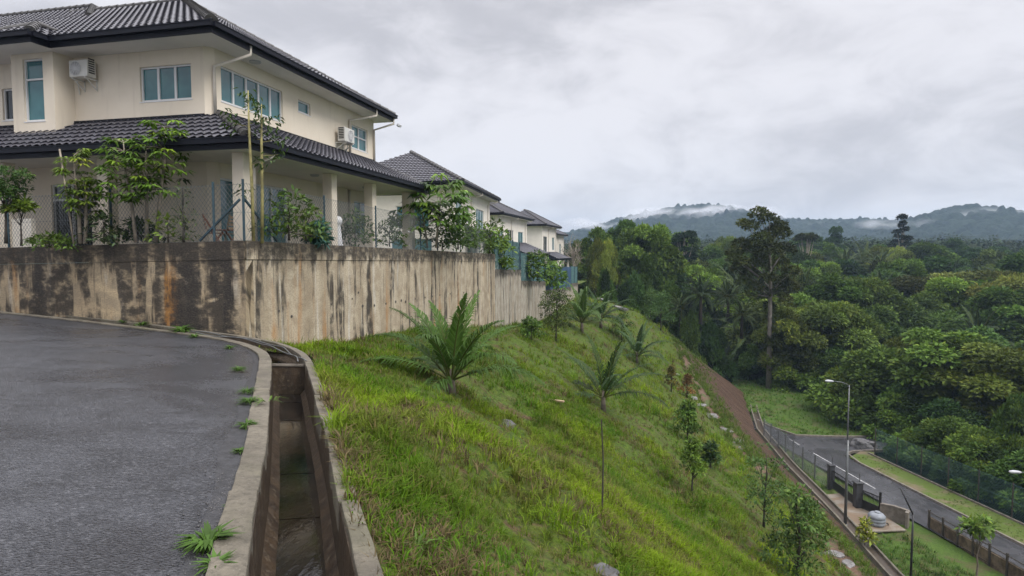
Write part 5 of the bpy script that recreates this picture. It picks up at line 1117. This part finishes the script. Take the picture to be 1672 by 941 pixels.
# folding table + chair on the veranda corner, white wrapped bundle
def furn():
    tp = atY(367, 392, 16.9); t_ = empty('folding_table', (tp[0], tp[1], 1.72), 'small red-brown slatted folding table by the corner column', 'table', rz=RZ); mb = MB()
    for i in range(5): mb.box(-.3+i*.125, -.3+i*.125+.11, -.3, .3, .52, .545)
    mb.build('tabletop', M['wood'], t_)
    for sy_ in (-.25, .25):
        mb = MB(); mb.bar((-.26, sy_, 0), (.26, sy_, .52), .03, .03); mb.build('leg', M['wood'], t_); mb = MB(); mb.bar((.26, sy_*.9, 0), (-.26, sy_*.9, .52), .03, .03); mb.build('leg', M['wood'], t_)
    for k, (px, y_, mt, lab, rz) in enumerate(((352, 16.6, 'wood', 'red-brown slatted folding chair on the veranda, left of the small table', .5), (380, 17.2, 'woodpale', 'pale wooden folding chair on the veranda, against the corner column', 2.4))):
        cp = atY(px, 390, y_); c_ = empty('folding_chair', (cp[0], cp[1], 1.72), lab, 'chair', 'folding chairs on the veranda', rz=rz); mb = MB()
        for i in range(5): mb.box(-.2+i*.085, -.2+i*.085+.07, -.2, .2, .43, .45)
        mb.build('seat', M[mt], c_); mb = MB()
        for i in range(4): mb.box(-.235-.02*i, -.215-.02*i, -.2, .2, .55+i*.1, .62+i*.1)
        mb.build('backrest', M[mt], c_)
        for sy_ in (-.19, .19):
            mb = MB(); mb.bar((.2, sy_, 0), (-.3, sy_, .95), .03, .025); mb.build('leg', M[mt], c_); mb = MB(); mb.bar((-.22, sy_*.88, 0), (.18, sy_*.88, .44), .03, .025); mb.build('leg', M[mt], c_)
furn()
bp = atY(552, 390, 20.9); o = MB().lathe((0, 0, 0), [(0, 0), (.13, .02), (.16, .3), (.12, .7), (.09, .95), (.10, 1.02), (.15, 1.1), (.155, 1.2), (.10, 1.3), (0, 1.33)], 16).build('wrapped_figure', M['whitep'], smooth=True); o.location = (bp[0], bp[1], 1.55); tag(o, 'white wrapped garden ornament standing right of the second column', 'garden ornament')
# ================================================================== LOWER ROAD FURNITURE
def pole(loc, h, label, arm=None, name='street_lamp', lamp=True, r0=.085, group='street lamps by the lower road'):
    o = empty(name, loc, label, 'street lamp' if lamp else 'pole', group); mb = MB(); mb.tube([(0, 0, 0), (0, 0, h*.5), (0, 0, h)], [r0, r0*.8, r0*.6], 12); mb.build('pole', M['galv' if 'dark slim' not in label else 'black'], o, smooth=True)
    mb = MB(); mb.lathe((0, 0, 0), [(.16, 0), (.16, .05), (.11, .12), (r0, .14)], 12); mb.build('base_plate', M['galv'], o)
    if arm:
        ax, ay, az = arm; pts = [(0, 0, h-.3), (ax*.12, ay*.12, h-.3+az*.55), (ax*.5, ay*.5, h-.3+az*.85), (ax, ay, h-.3+az)] if lamp else [(0, 0, h-.1), (ax*.5, ay*.5, h-.1+(az-.2)*.5), (ax, ay, h-.3+az)] ; mb = MB(); mb.tube(pts, [.045, .04, .035, .03], 8); mb.build('arm', M['galv' if lamp else 'black'], o, smooth=True)
        if lamp:
            e = Vector(pts[-1]); d = Vector((ax, ay, .12)).normalized(); mb = MB(); mb.tube([e-d*.1, e+d*.08, e+d*.45, e+d*.7, e+d*.78], [.05, .10, .13, .09, .02], 10); l_ = mb.build('lamp_head', M['lampw'], o, smooth=True); l_.scale = (1, 1, 1)
    return o
pb_ = low(1383, 743, -17.7); th_ = atY(1349, 622, pb_[1]); tp_ = atY(1383, 629, pb_[1])
pole(pb_, (tp_[2]-pb_[2]), 'grey street lamp with a curved arm at the road corner in front of the jungle', (th_[0]-pb_[0]+.5, -.2, th_[2]-tp_[2]+.3))
p2 = low(1380, 858, -17.8); t2 = atY(1377, 719, p2[1]); pole(p2, t2[2]-p2[2], 'plain grey pole beside the concrete apron, its lamp arm turned away', None, 'pole', False, .11)
p3 = low(1486, 968, -17.9); t3 = atY(1484, 838, p3[1]); a3 = atY(1463, 797, p3[1]); pole(p3, t3[2]-p3[2], 'dark slim pole with a thin bent arm nearest the camera in the low grass', (a3[0]-t3[0], 0, a3[2]-t3[2]+.3), 'pole', False, .075)
a4 = atY(1656, 768, 42); q4 = np.array([a4[0]+2.3, a4[1], -17.7]); pole(q4, a4[2]+17.7-.1, 'street lamp at the right picture edge, only its white head showing', (-1.9, 0, .25))
# gate
g1, g2, g3 = low(1356, 797), low(1400, 830), low(1468, 858)
gt = empty('gate', g1, 'black metal double gate between two dark pillars opening onto the lower road', 'gate'); b = g1
def pillar(p, h, w_=.42):
    q = p-b; mb = MB(); mb.box(q[0]-w_/2, q[0]+w_/2, q[1]-w_/2, q[1]+w_/2, 0, h); pi = mb.build('pillar', M['black_p'], gt, bevel=.015); mb = MB(); mb.box(q[0]-w_/2-.05, q[0]+w_/2+.05, q[1]-w_/2-.05, q[1]+w_/2+.05, h+.002, h+.1); mb.build('cap', M['black_p'], pi, bevel=.015)
    mb = MB(); mb.tube([(q[0]+.1, q[1], h+.1), (q[0]+.1, q[1], h+.75)], .02, 6); mb.build('spike', M['black'], pi)
M['black_p'] = m_plain('dark_pillar_paint', (.035,.035,.037), .6, .3, 3, bump=.2)
pillar(g1, 1.9); pillar(g2, 1.95, .5)
def leaf_gate(p, q, h, n):
    p, q = p-b, q-b; d = (q-p); mb = MB(); Z = np.array([0, 0, 1.])
    for z in (.12, .75, h): mb.bar(p+Z*z, q+Z*z, .05, .06)
    for i in range(n+1): c = p+d*i/n; mb.bar(c+Z*.08, c+Z*(h+.06*math.sin(math.pi*i/n)), .03, .03)
    mb.build('gate_leaf', M['black'], gt); mb = MB(); s = np.cross(d/np.linalg.norm(d), Z)*.01
    mb.bar(p+d*.03+Z*.44, q-d*.03+Z*.44, .012, .55); mb.build('gate_panel', M['black'], gt)
leaf_gate(g1+np.array([.0, -.25, 0]), g2+np.array([0, .3, 0]), 1.6, 18); m_ = g2+(g3-g2)*.55; leaf_gate(g2+np.array([.2, -.2, 0]), m_, 1.5, 14)
mb = MB(); c = m_-b; mb.box(c[0]-.06, c[0]+.06, c[1]-.06, c[1]+.06, 0, 1.9); mb.build('gate_post', M['black'], gt)
# curved block wall then railed wall along the road
gw = empty('block_wall', m_, 'short stained block wall curving from the gate to the railed road wall', 'wall'); mb = MB(); pts_ = [m_, m_+np.array([.75, -.5, 0]), m_+np.array([1.25, -1.3, 0]), g3+np.array([.25, -.4, 0])]
for p, q in zip(pts_[:-1], pts_[1:]): mb.bar(p-m_+np.array([0, 0, .45]), q-m_+np.array([0, 0, .45]), .16, 1.1)
mb.build('block_face', M['conc'], gw); mb = MB()
for p, q in zip(pts_[:-1], pts_[1:]): mb.bar(p-m_+np.array([0, 0, 1.05]), q-m_+np.array([0, 0, 1.05]), .22, .09)
mb.build('coping', M['conc'], gw)
wall_pts = [np.array([RL(y)-.42, y, -17.95]) for y in np.linspace(g3[1]-.3, 24, 14)]
rwl = empty('railed_wall', wall_pts[0], 'low brown block wall with rails and posts along the near side of the lower road', 'wall'); b3 = wall_pts[0]; mb = MB()
for p, q in zip(wall_pts[:-1], wall_pts[1:]): mb.bar(p-b3+np.array([0, 0, .38]), q-b3+np.array([0, 0, .38]), .14, .95)
t = NT('brown_block_wall'); c = t.coords('Object'); br = t.n('ShaderNodeTexBrick'); t.set(br.inputs['Vector'], t.coords('Object', (.0, 1, 1))); n = t.noise(c, 1.5, 5, .7)
M['block'] = t.done(t.pbr(t.mix(t.ramp(n, .35, .65), (.17,.13,.09), (.06,.045,.032)), .85, t.bump(n, .5, .03), 0, .2))
mb.build('block_face', M['block'], rwl)
for z in (.95, 1.25):
    mb = MB()
    for p, q in zip(wall_pts[:-1], wall_pts[1:]): mb.bar(p-b3+np.array([-.1, 0, z]), q-b3+np.array([-.1, 0, z]), .05, .05)
    mb.build('rail', M['bark_dark'], rwl)
for i, y in enumerate(np.arange(g3[1]-.5, 25, -1.25)):
    mb = MB(); x = RL(y)-.53-b3[0]; mb.box(x-.05, x+.05, y-b3[1]-.05, y-b3[1]+.05, -.05, 1.4); mb.build('post', M['bark_dark'], rwl)
# chain fences below
cf = [low(px, py, -17.9) for px, py in ((1247, 716), (1275, 737), (1297, 757), (1327, 779), (1352, 797))]
chain_fence(cf, 2.0, 'lower_fence', 'chain-link fence with grey posts between the foot drain and the lower road', 'chain-link fences by the lower road', [0.001, .13, .26, .40, .54, .68, .84, .999], .16, .0085, 'wire', 'galv', .045)
vf = [np.array([VR(y)+.35, y, zr+.05]) for y in (57.6, 45, 36, 27)]
chain_fence(vf, 2.6, 'lower_fence', 'dark mesh fence between the mossy verge and the jungle', 'chain-link fences by the lower road', list(np.linspace(.001, .999, 12)), .17, .008, 'wire_green', 'bark_dark', .035)
# water tank
tk = low(1431, 857, -17.8); o = empty('water_tank', tk, 'grey-white plastic water tank lying by the gate on the concrete apron', 'tank'); mb = MB(); mb.lathe((0, 0, 0), [(.0, .02), (.50, .02), (.56, .1), (.57, .25), (.54, .28), (.57, .31), (.57, .48), (.54, .51), (.57, .54), (.56, .70), (.42, .84), (.22, .90), (0, .9)], 22); mb.build('tank_body', M['tank'], o, smooth=True); mb = MB(); mb.lathe((0.05, 0, .9), [(.2, -.03), (.2, .05), (.16, .08), (0, .08)], 14); mb.build('lid', M['tank'], o); mb = MB(); mb.tube([(.55, -.1, .15), (.75, -.1, .15), (.78, -.1, -.0)], .04, 7); mb.build('outlet_pipe', M['black'], o)

# ================================================================== JUNGLE
T1 = [tree_meshes(200+i, 12, 8.5, 4.6, 8.6, 34, 330, .46, .24, c, 'round', 'bark', .40, .24, 10, .8) for i, c in enumerate(((0.0551,0.1087,0.0203), (0.0696,0.1276,0.0232), (0.0406,0.087,0.0203), (0.0798,0.1189,0.0261)))]
T2 = [tree_meshes(220+i, 11, 8, 5.6, 6.0, 30, 300, .50, .20, c, 'round', 'bark_pale', .38, .22, 12, .7, yellow=-.1) for i, c in enumerate(((0.1015,0.145,0.029), (0.0754,0.1276,0.0261), (0.1131,0.145,0.0377)))]
T3 = [tree_meshes(240+i, 6.5, 4, 4.2, 6.2, 26, 320, .44, .24, c, 'dome', 'bark_dark', .42, .2, 8, .85) for i, c in enumerate(((0.0522,0.1087,0.0217), (0.0377,0.0812,0.0203), (0.0798,0.145,0.0261)))]
T4 = [tree_meshes(260+i, 16, 12, 3.6, 11.5, 34, 330, .46, .24, c, 'round', 'bark', .25, .28, 10, .9) for i, c in enumerate(((0.0435,0.0957,0.0188), (0.058,0.116,0.0203)))]
def far_mesh(seed, col):
    tm, fr = palm_meshes(seed, 30, 5.2, 6.0, col, pairs=26, leaf=.42, wl_=.06, up=1.35, spread=1.0, tr=.30, old=.55); o = tm.build('trunk', M['bark_dark'], None, smooth=True); me = o.data; bpy.data.objects.remove(o); c = cat(fr); return me, np_mesh('crown', c[0], c[1], M['leaf_far'], c[2])
TP = [far_mesh(270, (.035,.06,.022)), far_mesh(271, (.028,.052,.02))]
M['leaf_far'].name
def jtree(kind, k, px, top, Y, wpx, label, group=None, base=None, name='jungle_tree', dz=0.):
    meshes = kind[k]; b_ = bpy_bounds(meshes[1]); t_ = atY(px, top, Y); x = t_[0]; gz = float(ground_h(np.array(x), np.array(Y))) if base is None else base
    Hh = max(2., t_[2]-gz); R = wpx*Y/F/2; s = R/b_[0]; sz = Hh/(b_[1]*s)
    if 'alike' not in label and sz < .85 and group in ('trees of the dense canopy',): sz = .85; gz = t_[2]-b_[1]*s*sz
    if kind is TP: sz = 1.; gz = t_[2]-b_[1]*s
    o = place_tree(name, meshes, (x, Y, gz), s, rng.random()*6.28, label, 'tree' if 'palm' not in name else 'palm', group, sz); return o
_bb = {}
def bpy_bounds(me):
    if me.name not in _bb:
        a = np.empty(len(me.vertices)*3, np.float32); me.vertices.foreach_get('co', a); a = a.reshape(-1, 3); _bb[me.name] = (float(np.percentile(np.hypot(a[:, 0], a[:, 1]), 97)), float(a[:, 2].max()))
    return _bb[me.name]
# left group behind the hill crest
for (kd, k, px, top, Y, w_, lab) in (
    (T4, 0, 1008, 356, 128, 74, 'tall dark round-topped tree behind the crest, left of the big domed tree'), (T1, 1, 1058, 361, 112, 110, 'big domed bright green tree rising above the slope crest'), (T4, 1, 975, 368, 120, 62, 'dark tree nearest the houses behind the blue fence'),
    (T2, 0, 985, 385, 104, 56, 'olive leafy tree below the tall dark tree on the crest'), (T1, 2, 1090, 404, 122, 70, 'dark tree filling the gap right of the big domed tree'), (T1, 0, 1060, 410, 98, 46, 'slender light tree in front of the big domed tree'),
    (T3, 0, 988, 434, 92, 40, 'small conical green tree behind the two crest palms'), (T3, 1, 1030, 440, 94, 56, 'bushy dark tree right of the crest palms'), (T3, 2, 1098, 456, 90, 60, 'round green tree behind the dark sapling on the crest'), (T1, 3, 942, 390, 132, 46, 'grey-green thin tree directly past the last house')):
    jtree(kd, k, px, top, Y, w_, lab, base=-12 if Y < 100 else -13)
# bare grey tree past the last house
p = atY(936, 455, 118); rr = np.random.default_rng(8); mb = MB(); o = empty('bare_tree', p, 'bare grey-brown tree with fine twigs past the last house', 'tree'); mb.tube([(0, 0, -2), (0, 0, 2), (.2, 0, 5)], [.22, .16, .07], 7)
for i in range(26):
    a = rr.random()*6.28; z = 1.5+3.2*rr.random(); e = np.array([math.cos(a)*(1.2+1.4*rr.random()), math.sin(a)*1.5, z+1.2+1.8*rr.random()]); mb.tube([(0, 0, z), tuple(e*.6+np.array([0, 0, z*.4])), tuple(e)], [.07, .045, .02], 5, False)
    for j in range(4): f = e+rr.normal(size=3)*.9+np.array([0, 0, .5]); mb.tube([tuple(e*.8+np.array([0, 0, z*.2])), tuple(f)], [.03, .012], 4, False)
mb.build('trunk', M['bark_pale'], o)
# emergent tree
pe = low(1255, 641, -17.6); Y = pe[1]; s = Y/F
def ec(px, py, rpx, dy=0): q = atY(px, py, Y+dy); return (q[0]-pe[0], dy, q[2]-pe[2], rpx*s)
ecl = [ec(1240, 352, 17), ec(1226, 372, 15), ec(1256, 360, 15), ec(1213, 366, 10), ec(1272, 372, 16, 1), ec(1262, 385, 20), ec(1243, 392, 17, -1), ec(1280, 382, 12), ec(1210, 400, 15, 1), ec(1228, 408, 20, 2), ec(1200, 414, 14), ec(1255, 412, 24, -2), ec(1283, 410, 18, 1), ec(1240, 432, 22, 1), ec(1212, 430, 14, -1), ec(1270, 436, 22, 2), ec(1292, 446, 16, -1), ec(1224, 448, 16, 2), ec(1256, 458, 16, -2), ec(1280, 462, 14, 1), ec(1234, 470, 11), ec(1216, 462, 13, 1), ec(1290, 468, 15, 1), ec(1266, 480, 13), ec(1244, 486, 12, 1), ec(1222, 484, 11, -1), ec(1284, 490, 11), ec(1204, 440, 13, 2), ec(1198, 424, 11, -1), ec(1256, 500, 9, 1)]
rr = np.random.default_rng(301); v, q, t = clumps_foliage(rr, [(a, b_, c, d*.9) for a, b_, c, d in ecl], 300, .42, .22, (.036,.054,.018), .3, .9, .25)
o = empty('emergent_tree', pe, 'very tall dark tree with a bare straight trunk and a clumped crown above the jungle', 'tree'); tp = atY(1250, 360, Y); hh = tp[2]-pe[2]
mb = MB(); mb.tube([(0, 0, -.5), (-.05, 0, hh*.3), (-.1, 0, hh*.6), (-.3, 0, hh*.8), (-.5, 0, hh*.97)], [.42, .29, .24, .17, .07], 12)
for c in ecl[::1]:
    z = min(c[2]-.5, hh*.93); z0 = max(hh*.56, z-1.6-abs(c[0])*.3); mb.tube([(-.2, 0, z0), (c[0]*.5-.1, c[1]*.5, (z0+c[2])/2+.2), (c[0], c[1], c[2])], [.11, .07, .03], 6)
mb.build('trunk', M['bark_grey'], o, smooth=True); np_obj('crown', v, q, M['leaf_far'], t, o)
# oil palms
for k, (px, top, Y, w_, lab) in enumerate(((1145, 448, 84, 84, 'shaggy oil palm with hanging dead fronds left of the tall tree'), (1190, 455, 92, 70, 'oil palm half hidden between the shaggy palm and the tall trunk'), (1440, 440, 118, 90, 'oil palm with spreading dark fronds in the middle of the canopy'), (1112, 476, 87, 66, 'oil palm just beyond the dark sapling at the top of the path'), (1212, 486, 90, 70, 'oil palm directly left of the tall bare trunk'))):
    jtree(TP, k % 2, px, top, Y, w_, lab, 'oil palms in the jungle', name='oil_palm')
pf = low(1188, 612, -17.4); palm(91, pf, 'young palm with arching pale fronds at the jungle edge above the far lawn', None, 'palm', nf=13, FL=5.0, trunk_h=.8, col=(.06,.10,.03), pairs=34, leaf=.36, wl_=.05, tr=.2, up=1.3, spread=.9)
# thin tall trees against the hills
for (px, top, Y, w_, col, n, lab, seed) in ((1474, 346, 190, 44, (.03,.045,.02), 16, 'tall thin-crowned tree standing above the canopy on the right', 321), (1318, 381, 170, 46, (.035,.05,.02), 9, 'flat-topped thin tree just right of the tallest tree', 322), (1117, 372, 150, 46, (.026,.055,.018), 18, 'round-crowned tree standing clear above the canopy, left of the tallest tree', 323)):
    p = atY(px, top, Y); gz = float(ground_h(np.array(p[0]), np.array(float(Y)))); hh = p[2]-gz; s_ = Y/F; R = w_*s_/2; rr = np.random.default_rng(seed); sh = 'umbrella' if n < 10 else ('cone' if seed == 321 else 'round'); cl_ = crown_clumps(rr, n, R, hh*(.18 if n < 10 else .42), hh*(.82 if n < 10 else .58), sh); cl_ = [(a, b_, c, d*.62 if seed != 323 else d) for a, b_, c, d in cl_]
    v, q, t = clumps_foliage(rr, cl_, 190, .7, .36, col, .22, .6, .1); o = empty('emergent_tree', (p[0], Y, gz), lab, 'tree'); trunk_mb(rr, hh*.97, .35, cl_, n, .02, .55).build('trunk', M['bark_pale'], o, smooth=True); np_obj('crown', v, q, M['leaf_far'], t, o)
# main trees along the jungle edge, each from the photograph
near = [(T2, 1, 1352, 488, 88, 170, 'wide light-green tree spreading behind the street lamp'), (T1, 3, 1290, 500, 84, 110, 'leafy tree directly right of the tall bare trunk'), (T1, 0, 1420, 500, 92, 120, 'rounded tree between the wide light tree and the olive tree'),
    (T2, 2, 1560, 438, 112, 200, 'broad olive feathery tree in the middle right canopy'), (T2, 2, 1660, 440, 100, 150, 'pale olive tree with thin light stems at the right edge'), (T1, 1, 1545, 535, 66, 200, 'big leafy tree overhanging the dark mesh fence'), (T1, 3, 1640, 560, 60, 190, 'leafy tree at the right edge above the fence'),
    (T3, 2, 1412, 636, 68, 80, 'light green bush tree at the corner of the verge fence'), (T3, 0, 1470, 640, 64, 110, 'mid green bush behind the start of the verge fence'), (T2, 0, 1500, 548, 74, 110, 'yellow-green young tree with clustered leaf tips'), (T3, 1, 1450, 560, 84, 110, 'dark bush in the hollow behind the street lamp'),
    (T3, 0, 1330, 588, 84, 110, 'dense bush at the back of the far lawn'), (T3, 1, 1275, 598, 88, 80, 'dark bush at the foot of the tall trunk'), (T3, 0, 1225, 560, 90, 70, 'bush between the arching palm and the tall trunk'), (T3, 2, 1128, 502, 84, 56, 'bright bush at the top of the brown embankment'), (T3, 1, 1165, 520, 88, 70, 'dark bush above the brown embankment'),
    (T3, 1, 1560, 650, 58, 120, 'dark shrub mass behind the middle of the verge fence'), (T3, 0, 1640, 700, 53, 130, 'leafy shrub mass behind the near end of the verge fence'), (T1, 0, 1600, 600, 64, 130, 'tall shrub tree behind the verge fence'), (T3, 2, 1668, 640, 50, 100, 'bright hanging foliage at the right picture edge'), (T3, 1, 1385, 600, 78, 80, 'dark shrub just behind the street lamp head')]
for kd, k, px, top, Y, w_, lab in near: jtree(kd, k, px, top, Y, w_, lab)
# the rest of the near canopy: alike trees
rj = np.random.default_rng(55); cnt = 0
for row, (Y, top, dx) in enumerate(((97, 484, 60), (106, 462, 60), (118, 446, 58), (132, 432, 54), (150, 421, 52), (172, 413, 48), (198, 407, 44), (228, 402, 40))):
    for px in np.arange(1085+rj.random()*30, 1760, dx):
        x_ = px+rj.normal()*9; YY = Y+rj.normal()*Y*.03; kd = (T1, T2, T1, T4, TP, T1)[rj.integers(0, 6)]; k = rj.integers(0, len(kd))
        if px < 1180 and Y < 125: continue
        oil = kd is TP; em = rj.random() < .13 and not oil
        if em: kd, k = T4, rj.integers(0, 2)
        jtree(kd, k, x_, top+rj.normal()*12-(30*100/YY if em else 0)*.7, YY, ((8+rj.random()*3) if em else (11.0+rj.random()*9))/YY*F, 'dark oil palm in the dense jungle canopy beyond the lower road' if oil else 'leafy tree in the dense jungle canopy beyond the lower road', 'palms of the dense canopy' if oil else 'trees of the dense canopy', name='oil_palm' if oil else 'jungle_tree'); cnt += 1
print('canopy trees', cnt)
# shrubs closing the jungle edge
for i in range(34):
    Y = rj.uniform(60, 96); px = rj.uniform(1290, 1740) if Y < 80 else rj.uniform(1130, 1740); p = atY(px, 500, Y); x = p[0]
    if Y > 63 and Y < 86 and x < 42+(86-Y)*.15 and px < 1420: continue
    if x < VR(Y)+3.5: continue
    place_tree('jungle_shrub', T3[i % 3], (x, Y, float(ground_h(np.array(x), np.array(Y)))), .75+.5*rj.random(), rj.random()*6, 'shrub of the dense undergrowth at the jungle edge', 'shrub', 'undergrowth at the jungle edge')
for i in range(26):
    y = 57-i*1.25; x = VR(y)+2.6+rj.random()*2.2; place_tree('jungle_shrub', T3[i % 3], (x, y, -17.9), .42+.3*rj.random(), rj.random()*6, 'shrub of the dense undergrowth at the jungle edge', 'shrub', 'undergrowth at the jungle edge')
for i in range(16):
    t_ = i/15; x = 37+t_*17; y = 86.5-t_*12+rj.normal(); place_tree('jungle_shrub', T3[(i+1) % 3], (x, y, -17.3), .5+.35*rj.random(), rj.random()*6, 'shrub of the dense undergrowth at the jungle edge', 'shrub', 'undergrowth at the jungle edge')
# far wood: one mass
def far_wood():
    r = np.random.default_rng(77); parts = []; N = 1500; Y = 235+r.random(N)**1.25*560; X = Y*(.02+.98*r.random(N)); Zg = ground_h(X, Y)
    for i in range(N):
        n = int(230 if Y[i] < 420 else 110); rad = 5.5+3.5*r.random(); hh = 8.5+6*r.random(); u = nrmz(r.normal(size=(n, 3))); u[:, 2] = np.abs(u[:, 2]); lob = 1+.28*np.sin(u[:, 0]*5+i)+.22*np.sin(u[:, 1]*6+i*2.1); c = np.array([X[i], Y[i], Zg[i]+hh-3.5])+u*np.array([rad, rad, rad*.78])*lob[:, None]*(.86+.16*r.random((n, 1)))-u*0
        d = nrmz(np.cross(u, r.normal(size=(n, 3)))+u*.25); g = np.array([.036, .066, .018])*(1+.26*r.normal())*(1+.2*r.normal(size=(n, 1)))*np.array([1+.25*max(0, r.normal()), 1, 1]); sz = (1.0 if Y[i] < 420 else 1.6)*(.8+.5*r.random(n)); parts.append(leaf_quads(c, d, u+np.array([0, 0, .3]), sz*1.5, sz*1.0, np.clip(g, .01, .2)))
    return cat(parts)
v, q, t = far_wood(); tag(np_obj('far_wood', v, q, M['leaf_far'], t), kind='stuff')
# ---- hills with a wooded surface
RID = [(1220, 210, ((700,410),(880,396),(930,388),(985,372),(1040,357),(1075,350),(1110,345),(1150,342),(1190,352),(1230,364),(1290,367),(1400,367),(1500,374),(1800,390))),
       (930, 150, ((1200,415),(1300,404),(1390,392),(1440,379),(1470,369),(1500,359),(1530,352),(1560,346),(1600,350),(1640,355),(1700,357),(1900,352)))]
def hill_z(X, Y):
    z = np.zeros_like(X)
    for Y0, sg, prof_ in RID:
        P_ = np.array([atY(px, py, Y0) for px, py in prof_]); top = np.interp(X, P_[:, 0], P_[:, 2])+9; z = np.maximum(z, top*np.exp(-((Y-Y0)/sg)**2*.5))
    return -9+z+(fbm(X*.010, Y*.010, 90)-.5)*16*np.clip(z/40, 0, 1)*np.clip(np.abs(Y-1220)/120, .2, 1)+(fbm(X*.05, Y*.05, 91)-.5)*4*np.clip(z/30, 0, 1)
def hills():
    st = 3.4; xs = np.arange(-60, 1330, st); ysg = np.arange(700, 1500, st); Xg, Yg = np.meshgrid(xs, ysg); Z = hill_z(Xg, Yg); base = Z.copy(); bump = np.zeros_like(Z); r = np.random.default_rng(99); N = 15000; cx = r.random(N)*1390-60; cy = 700+r.random(N)*800; rad = 5+5.5*r.random(N)**1.5; hh = 4+8*r.random(N)**1.5; hh[r.random(N) < .03] += 5
    for i in range(N):
        ix, iy = (cx[i]+60)/st, (cy[i]-700)/st; k = int(rad[i]/st)+1; a0, a1, b0, b1 = max(0, int(iy)-k), int(iy)+k+2, max(0, int(ix)-k), int(ix)+k+2
        sub = bump[a0:a1, b0:b1]; d2 = ((Xg[a0:a1, b0:b1]-cx[i])**2+(Yg[a0:a1, b0:b1]-cy[i])**2)/rad[i]**2; np.maximum(sub, hh[i]*np.sqrt(np.clip(1-d2, 0, 1)), out=sub)
    keep = np.clip((base+9)/6, 0, 1); Z = base+bump*keep-4*(1-keep); Vv = np.stack([Xg.ravel(), Yg.ravel(), Z.ravel()], 1); a = np.arange(Xg.size).reshape(Xg.shape); Q = np.stack([a[:-1, :-1], a[:-1, 1:], a[1:, 1:], a[1:, :-1]], -1).reshape(-1, 4)
    t = NT('wooded_hill'); c = t.coords('Object'); n = t.noise(c, .035, 6, .7, .5); f = t.noise(c, .16, 5, .8)
    col = t.mix(t.ramp(f, .35, .65), (.004,.010,.007), (.020,.034,.016)); col = t.mix(t.ramp(n, .45, .62, 0, .6), col, (.024,.038,.020)); m = t.done(t.pbr(col, .9, t.bump(f, 1., 2.5), 0, .1)); tag(np_obj('hills', Vv, Q, m, smooth=False), kind='structure')
hills()
# ================================================================== AIR
mb = MB(); mb.box(-1600, 1800, -400, 2100, -30, 118); hz = bpy.data.materials.new('haze_air'); hz.use_nodes = True; nt2 = hz.node_tree; nt2.nodes.clear(); ho = nt2.nodes.new('ShaderNodeOutputMaterial'); pv = nt2.nodes.new('ShaderNodeVolumePrincipled'); pv.inputs['Color'].default_value = (.56, .74, 1., 1); pv.inputs['Density'].default_value = HAZE; pv.inputs['Anisotropy'].default_value = 0.; nt2.links.new(pv.outputs[0], ho.inputs['Volume'])
tag(mb.build('haze', hz), kind='stuff')

def mist(px, py, Y, rx, ry, rz, dens, label_seed):
    c = atY(px, py, Y); bm = bmesh.new(); bmesh.ops.create_icosphere(bm, subdivisions=3, radius=1); me = bpy.data.meshes.new('mist')
    for v in bm.verts: v.co = (v.co.x*rx, v.co.y*ry, v.co.z*rz)
    bm.to_mesh(me); bm.free(); o = bpy.data.objects.new('mist', me); COL.objects.link(o); o.location = tuple(c)
    m = bpy.data.materials.new('mist_air'); m.use_nodes = True; n = m.node_tree; n.nodes.clear(); N_ = n.nodes.new; out = N_('ShaderNodeOutputMaterial'); pv = N_('ShaderNodeVolumePrincipled'); tc_ = N_('ShaderNodeTexCoord')
    mp = N_('ShaderNodeMapping'); mp.inputs['Scale'].default_value = (1/60, 1/60, 1/22); mp.inputs['Location'].default_value = (label_seed, 0, 0); n.links.new(tc_.outputs['Object'], mp.inputs[0]); nz = N_('ShaderNodeTexNoise'); nz.inputs['Scale'].default_value = 1.; nz.inputs['Detail'].default_value = 4; n.links.new(mp.outputs[0], nz.inputs['Vector'])
    m2 = N_('ShaderNodeMapping'); m2.inputs['Scale'].default_value = (1/rx, 1/ry, 1/rz); n.links.new(tc_.outputs['Object'], m2.inputs[0]); ln = N_('ShaderNodeVectorMath'); ln.operation = 'LENGTH'; n.links.new(m2.outputs[0], ln.inputs[0])
    r1 = N_('ShaderNodeMapRange'); r1.interpolation_type = 'SMOOTHSTEP'; n.links.new(nz.outputs['Fac'], r1.inputs[0]); r1.inputs[1].default_value = .44; r1.inputs[2].default_value = .66
    r2 = N_('ShaderNodeMapRange'); r2.interpolation_type = 'SMOOTHSTEP'; n.links.new(ln.outputs['Value'], r2.inputs[0]); r2.inputs[1].default_value = 1.; r2.inputs[2].default_value = .25
    mu = N_('ShaderNodeMath'); mu.operation = 'MULTIPLY'; n.links.new(r1.outputs[0], mu.inputs[0]); n.links.new(r2.outputs[0], mu.inputs[1]); m3 = N_('ShaderNodeMath'); m3.operation = 'MULTIPLY'; n.links.new(mu.outputs[0], m3.inputs[0]); m3.inputs[1].default_value = dens
    n.links.new(m3.outputs[0], pv.inputs['Density']); pv.inputs['Color'].default_value = (.93, .94, .97, 1); n.links.new(pv.outputs[0], out.inputs['Volume']); me.materials.append(m); m.cycles.volume_step_rate = 1; tag(o, kind='stuff')
mist(1180, 352, 1080, 150, 40, 26, .06, 2.)
mist(1330, 372, 1090, 120, 40, 14, .05, 33.)
mist(1080, 352, 1100, 100, 40, 18, .05, 9.)
mist(985, 366, 1090, 90, 40, 16, .05, 14.)
mist(1625, 350, 880, 100, 40, 14, .05, 21.)
mist(1480, 366, 890, 90, 40, 12, .05, 41.)
SC.cycles.volume_step_rate = 1.; SC.cycles.volume_max_steps = 64
